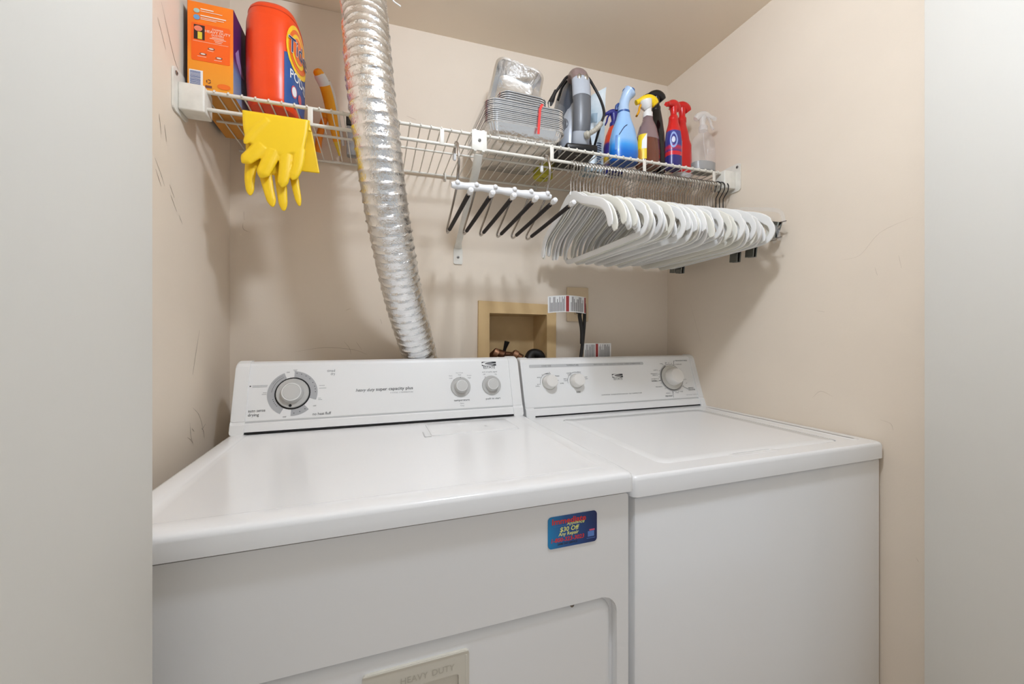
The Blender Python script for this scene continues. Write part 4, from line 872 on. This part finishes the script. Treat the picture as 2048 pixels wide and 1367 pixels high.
# brown liquid bottle with yellow hood
AMB = mat('amber_plastic', (122, 62, 40), .12, trans=.35, coat=.3); AMC = mat('mauve_clear', (176, 150, 152), .1, trans=.55)
bb = thing('spray_bottle', 'clear spray bottle of brown cleaner with yellow and white trigger', 'spray bottle', (1.149, -.247, ZD(1.15)))
B = Bottle([(0, .037, .024, 0, 0), (.005, .0405, .027, 0, 0), (.05, .0405, .027, 0, 0), (.095, .036, .025, 0, 0), (.13, .0265, .021, 0, 0), (.15, .016, .0155, 0, 0), (.165, .0135, .0135, 0, 0)], 2.5)
lp('bottle', B.mesh(36, .0, .088), AMB, bb); lp('shoulder', B.mesh(36, .0885, .165, 0, False), AMC, bb)
lp('label', B.patch(-178, -118, .018, .098, .0008), mat('label_yellow', (240, 205, 30), .4), bb); lp('label', B.patch(-146, -118, .050, .098, .0014, 10, 4, lambda a, b: (a*(1-.0*b), b*(.55+.45*a))), WHITE, bb); lp('label', B.disc(-160, .03, 16, .022, .0014), mat('label_amber', (214, 150, 40), .4), bb)
mb = MB(); mb.sweep([(.002, 0, .02), (.0, 0, .16)], .0022, 8); lp('dip_tube', mb, CLEAR, bb)
YH = mat('hood_yellow', (248, 208, 20), .35); WT = mat('trigger_white', (232, 230, 226), .35); YT = mat('trigger_orange_yellow', (240, 168, 24), .35)
trigger(bb, .163, math.radians(168), 1.02, WT, YH, YT, True, False, 1.3)
mb = MB(); mb.sweep([(.0, 0, .19), (-.006, 0, .20), (-.008, 0, .212)], [.0135, .020, .021], 14, (0, 1, 0), [.012, .018, .020]); lp('housing', mb, WT, bb)
# black bottle
bk = thing('spray_bottle', 'tall glossy black spray bottle behind the brown and blue ones', 'spray bottle', (1.226, -.190, ZD(1.23)))
BKM = mat('black_gloss', (20, 17, 18), .12)
B = Bottle([(0, .027, .021, 0, 0), (.005, .030, .024, 0, 0), (.08, .0305, .024, 0, 0), (.15, .027, .022, 0, 0), (.19, .021, .019, 0, 0), (.215, .0165, .016, 0, 0), (.226, .0145, .0145, 0, 0)], 2.5)
lp('bottle', B.mesh(), BKM, bk); trigger(bk, .226, math.radians(176), 1.0, BLACKP, BLACKP, BLACKP, True, True, 1.4)
GOLD = mat('label_gold', (206, 160, 70), .4)
lp('label_mark', B.patch(-140, -112, .052, .066, .0008, 6, 3), GOLD, bk); lp('label_mark', B.patch(-142, -128, .082, .086, .0008, 4, 2), WHITE, bk)
# blue and red stain remover
ox = thing('spray_bottle', 'blue labelled stain remover bottle with red cap and band', 'spray bottle', (1.236, -.262, ZD(1.24)))
REDP = mat('red_plastic', (206, 26, 24), .28)
OXM = gradmat('stain_label', 0, .16, [(0, (44, 40, 104)), (.25, (48, 44, 116)), (.255, (206, 34, 48)), (.33, (206, 34, 48)), (.335, (50, 48, 122)), (.42, (196, 40, 60)), (.47, (54, 54, 130)), (.74, (58, 62, 142)), (.76, (206, 26, 24)), (1, (206, 26, 24))], .3)
B = Bottle([(0, .0235, .0185, 0, 0), (.005, .0262, .021, 0, 0), (.09, .0262, .021, 0, 0), (.125, .0215, .019, 0, 0), (.15, .0145, .0145, 0, 0), (.16, .0135, .0135, 0, 0)], 2.5)
lp('bottle', B.mesh(), OXM, ox); trigger(ox, .158, math.radians(-160), .95, REDP, REDP, REDP, False, True, 1.3)
lp('label_swirl', B.disc(-120, .088, 30, .026, .0008, 24, .72), mat('label_pale', (150, 170, 220), .4), ox); lp('label_swirl', B.disc(-120, .088, 14, .010, .0009), mat('label_white', (210, 214, 232), .4), ox)
# red bottle
rd = thing('spray_bottle', 'all red spray bottle with pale grey band at its base', 'spray bottle', (1.326, -.198, ZD(1.33)))
B = Bottle([(0, .032, .020, 0, 0), (.004, .035, .0225, 0, 0), (.07, .035, .0225, 0, 0), (.12, .033, .022, 0, 0), (.138, .0275, .021, -.003, 0), (.165, .024, .019, -.004, 0), (.185, .0165, .016, -.004, 0), (.202, .0145, .0145, -.004, 0)], 2.7)
lp('bottle', B.mesh(36, .020), REDP, rd); lp('base_band', B.mesh(36, 0, .0205), mat('band_grey', (206, 202, 200), .3), rd)
trigger(rd, .200, math.radians(178), 1.02, REDP, REDP, REDP, False, True, 1.3)
mb = MB(); mb.sweep([B.S(math.radians(-115), z, .0004) for z in (.02, .06, .10, .125)], .0010, 6); lp('edge_line', mb, WHITE, rd)
# clear bottle
cb = thing('spray_bottle', 'clear empty spray bottle with grey base and translucent trigger, far right', 'spray bottle', (1.347, -.272, ZD(1.35)))
B = Bottle([(0, .038, .024, 0, 0), (.004, .0425, .0265, 0, 0), (.07, .0425, .0265, 0, 0), (.100, .0395, .025, 0, 0), (.118, .030, .022, 0, 0), (.130, .016, .0155, 0, 0), (.142, .0135, .0135, 0, 0)], 2.4)
GLS = mat('bottle_clear', (236, 236, 236), .05, alpha=.13)
lp('bottle', B.mesh(36, 0, None, 0, False), GLS, cb); lp('grey_base', B.mesh(36, .001, .030, -.0012), mat('base_grey', (150, 148, 146), .35), cb)
TRN = mat('trigger_translucent', (238, 236, 232), .25, alpha=.38)
trigger(cb, .140, math.radians(-20), .92, TRN, TRN, TRN)
mb = MB(); mb.sweep(cr([(0, 0, .15), (.004, 0, .09), (.016, 0, .03)], 5), .0018, 8); lp('dip_tube', mb, CLEAR, cb)

# ================================================================== RUBBER GLOVES over the hanging rod
def A(u, v, Y):   # glove outline points given as (x mm, z mm) from the rod
    return (u, Y, v)
zr = ZS(.12)-LIP
def glove(name, label, fingers, slab, Yf, extra=None):
    mb = MB()
    # palm slab with soft edges
    n = len(slab); cx = sum(p[0] for p in slab)/n; cz = sum(p[1] for p in slab)/n
    sc_ = lambda p, k: (cx+(p[0]-cx)*k, cz+(p[1]-cz)*k)
    mb.loft([[(x, Yf-.0062, z) for x, z in [sc_(p, .9) for p in slab]], [(x, Yf-.0045, z) for x, z in [sc_(p, .98) for p in slab]], [(x, Yf, z) for x, z in slab], [(x, Yf+.0045, z) for x, z in [sc_(p, .98) for p in slab]]])
    for P_, r0, r1, dy in fingers:
        q = cr([(x, Yf+dy_, z) for (x, z), dy_ in zip(P_, dy)], 6); m = len(q)
        R = [r0+(r1-r0)*i/(m-1) for i in range(m)]; R[-1] = r1*.55; R[-2] = r1*.88
        mb.sweep(q+[q[-1]+(q[-1]-q[-2]).normalized()*r1*.35], R+[r1*.12], 14, (1, 0, 0), [r*.46 for r in R]+[r1*.1])
    if extra: extra(mb)
    o = single(name, mb, GLOVE, label, 'rubber glove', 'yellow rubber gloves on the rod')
    md = o.modifiers.new('merge', 'REMESH'); md.mode = 'VOXEL'; md.voxel_size = .0014; md.use_smooth_shade = True
    sm = o.modifiers.new('soften', 'SMOOTH'); sm.factor = .5; sm.iterations = 2
    return o
def fold(x0, x1, zt_, depth, xs=0):
    def f(mb):
        # sheet going over the rod and hanging behind it
        pr = [(-.0135, -.02), (-.0125, 0), (-.0085, .0065), (0, .0085), (.0085, .0065), (.0120, 0), (.0125, -.03), (.0125, -depth)]
        for a, b in zip(pr, pr[1:]):
            sh = lambda h: xs*max(0, -h)/depth
            mb.add([(x0+sh(a[1]), SY+a[0], zr+a[1]), (x1+sh(a[1]), SY+a[0], zr+a[1]), (x1+sh(b[1]), SY+b[0], zr+b[1]), (x0+sh(b[1]), SY+b[0], zr+b[1]),
                    (x0+sh(a[1]), SY+a[0]*.66, zr+a[1]-(.0035 if a[1] > -.01 else 0)), (x1+sh(a[1]), SY+a[0]*.66, zr+a[1]-(.0035 if a[1] > -.01 else 0)), (x1+sh(b[1]), SY+b[0]*.66, zr+b[1]-(.0035 if b[1] > -.01 else 0)), (x0+sh(b[1]), SY+b[0]*.66, zr+b[1]-(.0035 if b[1] > -.01 else 0))],
                   [(0, 1, 2, 3), (7, 6, 5, 4), (0, 4, 5, 1), (1, 5, 6, 2), (2, 6, 7, 3), (3, 7, 4, 0)])
    return f
Y1 = -.318
glove('rubber_glove', 'yellow rubber glove draped in front over the rod, fingers hanging down', [
    ([(.094, 1.560), (.077, 1.538), (.0605, 1.520)], .0175, .0125, (0, -.003, -.005)),
    ([(.116, 1.553), (.104, 1.518), (.0935, 1.493)], .0165, .0130, (0, -.003, -.004)),
    ([(.141, 1.550), (.138, 1.510), (.1335, 1.477)], .0135, .0110, (0, -.002, -.003)),
    ([(.168, 1.565), (.164, 1.525), (.154, 1.495)], .0130, .0092, (0, -.002, -.004)),
    ([(.105, 1.618), (.082, 1.590), (.064, 1.560)], .0100, .0080, (-.003, -.005, -.006))],
    [(.057, 1.632), (.12, 1.632), (.187, 1.632), (.184, 1.60), (.178, 1.565), (.165, 1.553), (.148, 1.548), (.128, 1.542), (.108, 1.545), (.085, 1.555), (.063, 1.565), (.058, 1.60)], Y1, fold(.058, .187, 0, .105, .018))
Y2 = -.2975
glove('rubber_glove', 'second yellow rubber glove hanging behind, longer fingers reaching lower', [
    ([(.070, 1.53), (.067, 1.49), (.068, 1.457)], .0125, .0080, (0, -.001, -.002)),
    ([(.092, 1.53), (.103, 1.475), (.112, 1.436)], .0140, .0088, (0, -.003, -.004)),
    ([(.125, 1.53), (.129, 1.475), (.133, 1.430)], .0135, .0085, (0, -.001, -.001)),
    ([(.150, 1.53), (.157, 1.485), (.165, 1.443)], .0105, .0065, (0, -.002, -.003))],
    [(.060, 1.612), (.12, 1.612), (.178, 1.612), (.172, 1.56), (.158, 1.512), (.125, 1.505), (.092, 1.508), (.062, 1.52), (.059, 1.56)], Y2-.004)

# ================================================================== PANTS RACK HANGER
rk = thing('pants_hanger', 'white multi-arm trouser hanger with six black foam arms on the rod', 'hanger', (.648, -.31, 1.45))
mb = MB(); bar = [(.509, -.312, 1.5285), (.524, -.311, 1.5295)]
for i in range(41):
    x = .524+.247*i/40; bar.append((x, -.310, 1.5295+.0012*math.sin(i*.16)))
bar.append((.784, -.311, 1.5275))
mb.sweep(bar, [.006]+[.0085+.0012*math.cos(i*PI/4) for i in range(len(bar)-2)]+[.006], 12, (0, 1, 0), [.007]+[.0100+.0012*math.cos(i*PI/4) for i in range(len(bar)-2)]+[.007]); part('bar', mb, TIPW, rk)
for i, x in enumerate((.524, .573, .623, .676, .723, .771)):
    jt = Vector((x, -.310, 1.530)); U = Vector((x, -.162, 1.4525)); T = Vector((x, -.466, 1.461))
    q = [jt, jt.lerp(U, .3)+Vector((0, .004, -.002)), jt.lerp(U, .62)+Vector((0, .014, -.002)), jt.lerp(U, .86)+Vector((0, .018, .001)), U+Vector((0, .010, .002)), U+Vector((0, .004, -.006)), U+Vector((0, -.014, -.0085)), U.lerp(T, .14)+Vector((0, 0, -.0075)), U.lerp(T, .35)+Vector((0, 0, -.005)), T]
    mb = MB(); mb.sweep(cr(q, 5), .0030, 10); ar = part('arm', mb, CHROME, rk)
    mb = MB(); a_ = U.lerp(T, .12)+Vector((0, 0, -.0075)); b_ = U.lerp(T, .92)+Vector((0, 0, -.0006)); mb.sweep([a_, a_.lerp(b_, .4)+Vector((0, 0, -.0006)), b_], .0052, 12); part('foam_sleeve', mb, FOAM, ar)
    mb = MB(); mb.sweep([T+Vector((0, .012, -.0006)), T+Vector((0, .006, 0)), T, T+Vector((0, -.007, .0008)), T+Vector((0, -.0095, .001))], [.0045, .0062, .0066, .0056, .002], 12); part('tip', mb, TIPW, ar)
    mb = MB(); mb.sphere(jt+Vector((0, -.008, .004)), .0068, 12); part('joint', mb, TIPW, rk)
for x in (.5225, .769):
    zr_ = ZS(x)-LIP; P_ = [(x+.001, -.312, 1.532), (x+.002, -.318, 1.555), (x+.002, -.332, 1.578), (x+.001, -.334, 1.60), (x, -.325, zr_-.006)]
    P_ += [(x, SY-.019*math.cos(a)*(.95), zr_-.0115+.0195*math.sin(a)) for a in [.5+i*(PI-.7)/7 for i in range(8)]]+[(x, SY+.0185, zr_-.020)]
    mb = MB(); mb.sweep(cr(P_, 4), .0034, 10); hk = part('hook', mb, CHROME, rk)
    mb = MB(); mb.sweep([(x, SY+.0185, zr_-.012), (x, SY+.0188, zr_-.026), (x, SY+.0185, zr_-.029)], [.0045, .0050, .003], 10); part('hook_tip', mb, TIPW, hk)

# ================================================================== WHITE HANGERS
def hook_path():
    P_ = [(0, 0, -.092), (0, 0, -.052), (0, -.003, -.043), (0, -.0165, -.027), (0, -.0195, -.018)]
    c = (-.001, -.0140); r = .0195
    P_ += [(0, c[0]-r*math.cos(a), c[1]+r*math.sin(a)) for a in [.15+i*(PI-.15)/9 for i in range(10)]]+[(0, .0182, -.020)]
    return cr(P_, 3)
HZ = -.0865      # top of the body below the rod centre line
def wing(closed):
    half = [(0, 0), (.022, -.003), (.045, -.014), (.070, -.028), (.110, -.044), (.150, -.060), (.178, -.078), (.196, -.104), (.203, -.132)]
    if not closed:
        P_ = [(0, u, HZ-.010+z) for u, z in reversed([(-a, b) for a, b in half[1:]])][::-1]
        P_ = [(0, -a, HZ-.010+b) for a, b in reversed(half)]+[(0, a, HZ-.010+b) for a, b in half[1:]]
        q = cr(P_, 5); m = len(q)
        mb = MB(); mb.sweep(q, [.0021]*m, 16, (1, 0, 0), [.0110+.0030*math.exp(-((i-m/2)/9)**2)-(.005 if i in (0, m-1) else (.0015 if i in (1, m-2) else 0)) for i in range(m)], sq=.35); return mb
    half = [(0, 0), (.024, -.004), (.060, -.022), (.110, -.042), (.155, -.060), (.186, -.080), (.203, -.104), (.203, -.124), (.188, -.138), (.150, -.1415), (.07, -.1420)]
    P_ = [(0, a, HZ-.010+b) for a, b in half]+[(0, 0, HZ-.010-.1422)]+[(0, -a, HZ-.010+b) for a, b in reversed(half[1:])]
    q = cr(P_, 4, True); q.append(q[0]); m = len(q)
    mb = MB(); mb.sweep(q, [.0021]*m, 16, (1, 0, 0), [(.0110 if p.z > HZ-.10 else .0078)+.003*math.exp(-(p.y/.03)**2)*(1 if p.z > HZ-.06 else 0) for p in q], False, sq=.35); return mb
hook_me = None; protos = {}
def make_hanger(closed):
    t = thing('clothes_hanger', 'x', 'hanger', (0, 0, 0))
    part('body', wing(closed), FLOCK, t, local=True)
    mb = MB(); mb.sweep(hook_path(), .0014, 8); part('hook', mb, CHROME, t, local=True)
    mb = MB(); mb.lathe([(.0042, HZ-.004), (.0042, HZ+.002), (.003, HZ+.0055), (.0015, HZ+.0065)], None, 10); part('hook_collar', mb, FLOCK, t, local=True)
    return t
H_open, H_closed = make_hanger(False), make_hanger(True)
wing2 = mesh_of(wing(True), 'body', FLOCK2); wing3 = mesh_of(wing(False), 'body', FLOCK2)
NH = 52; xh0, xh1 = .850, 1.358
for i in range(NH):
    t_ = i/(NH-1); x = xh0+(xh1-xh0)*t_+(random.uniform(-.0012, .0012) if i else 0)
    closed = i >= 9 and i % 3 != 1
    yaw = math.radians(-1.0+2.0*math.sin(i*.37)*(.35+.65*t_)+1.4*math.sin(i*.11+1)+.35*math.sin(i*2.9)); roll = math.radians(1.2*math.sin(i*1.1))
    src = H_closed if closed else H_open
    first = (i == 0) or (i == 9)
    zc_ = ZS(x)-LIP+.0041-.0055+.0004
    loc = (x, SY, zc_); rot = (roll, 0, yaw)
    if first: o = src; o.location = loc; o.rotation_euler = rot
    else: o = dup(src, loc, rot)
    o.scale = (1, 1+.045*math.sin(i*2.3), 1+.03*math.sin(i*1.7))
    o['group'] = 'white hangers on the rod'
    o['label'] = 'leftmost white hanger of the row, nearest the trouser hanger' if i == 0 else ('white hanger with closed trouser bar in the long packed row' if closed else ('%s white open-shouldered hanger from the left end of the row' % ORD[i] if i < 9 else 'white open-shouldered hanger between barred ones in the packed row'))
    if i % 5 == 1 or i % 7 == 3:
        for ch in o.children:
            if ch.name.startswith('body'): ch.data = wing2 if closed else wing3

# ---- clear plastic clip hangers at the right end
CLIPM = mat('clip_steel', (120, 122, 118), .3, metal=.9)
def clip(parent, p, ang):
    M = Matrix.Translation(p) @ Matrix.Rotation(ang, 4, 'X')
    b = MB(); b.box((-.008, -.014, -.040), (-.0035, .014, .005), .001, 1); b.box((.0035, -.014, -.040), (.008, .014, .005), .001, 1); b.xf(M); c_ = part('clip', b, CLIPM, parent)
    b = MB(); b.sweep([M @ Vector((0, -.013, -.008)), M @ Vector((0, .013, -.008))], .0045, 10); part('clip_spring', b, SCREW, c_)
def cliphanger(x, yaw, label, zb_, clips, black=True, bow=.02):
    t = thing('clip_hanger', label, 'hanger', (x, SY, ZS(x)-LIP), 0, 'clip hangers at the right end of the rod')
    zz = ZS(x)-LIP+.001
    R_ = Matrix.Translation((x, SY, zz)) @ Matrix.Rotation(yaw, 4, 'Z')
    b = MB(); b.sweep([R_ @ p for p in hook_path()], .0016, 8); part('hook', b, BLACKP if black else CHROME, t)
    P_ = [(0, -.20, zb_-.03), (0, -.185, zb_+.01), (0, -.12, zb_+.035), (0, -.05, zb_+.055), (0, 0, HZ-.008), (0, .05, zb_+.055), (0, .12, zb_+.035), (0, .185, zb_+.01), (0, .20, zb_-.03)]
    b = MB(); b.sweep([R_ @ p for p in cr(P_, 5)], .0028, 8, (1, 0, 0), .0055); part('arms', b, CLEAR, t)
    b = MB(); b.sweep([R_ @ Vector((0, -.205, zb_-.022)), R_ @ Vector((0, .205, zb_-.022))], .0016, 8); part('cross_wire', b, CHROME, t)
    for c in clips: clip(t, R_ @ Vector((0, c, zb_-.022)), .35 if c < -.15 else .1)
    return t
cliphanger(1.372, math.radians(1), 'clear skirt hanger with steel clips hanging lowest at the row end', -.205, (-.075, .155))
cliphanger(1.387, math.radians(2), 'middle clear skirt hanger with black hook beside the right wall', -.196, (-.115, .20))
cliphanger(1.402, math.radians(3), 'outermost clear clip hanger whose steel clip juts toward the right wall', -.150, (-.175, .10))
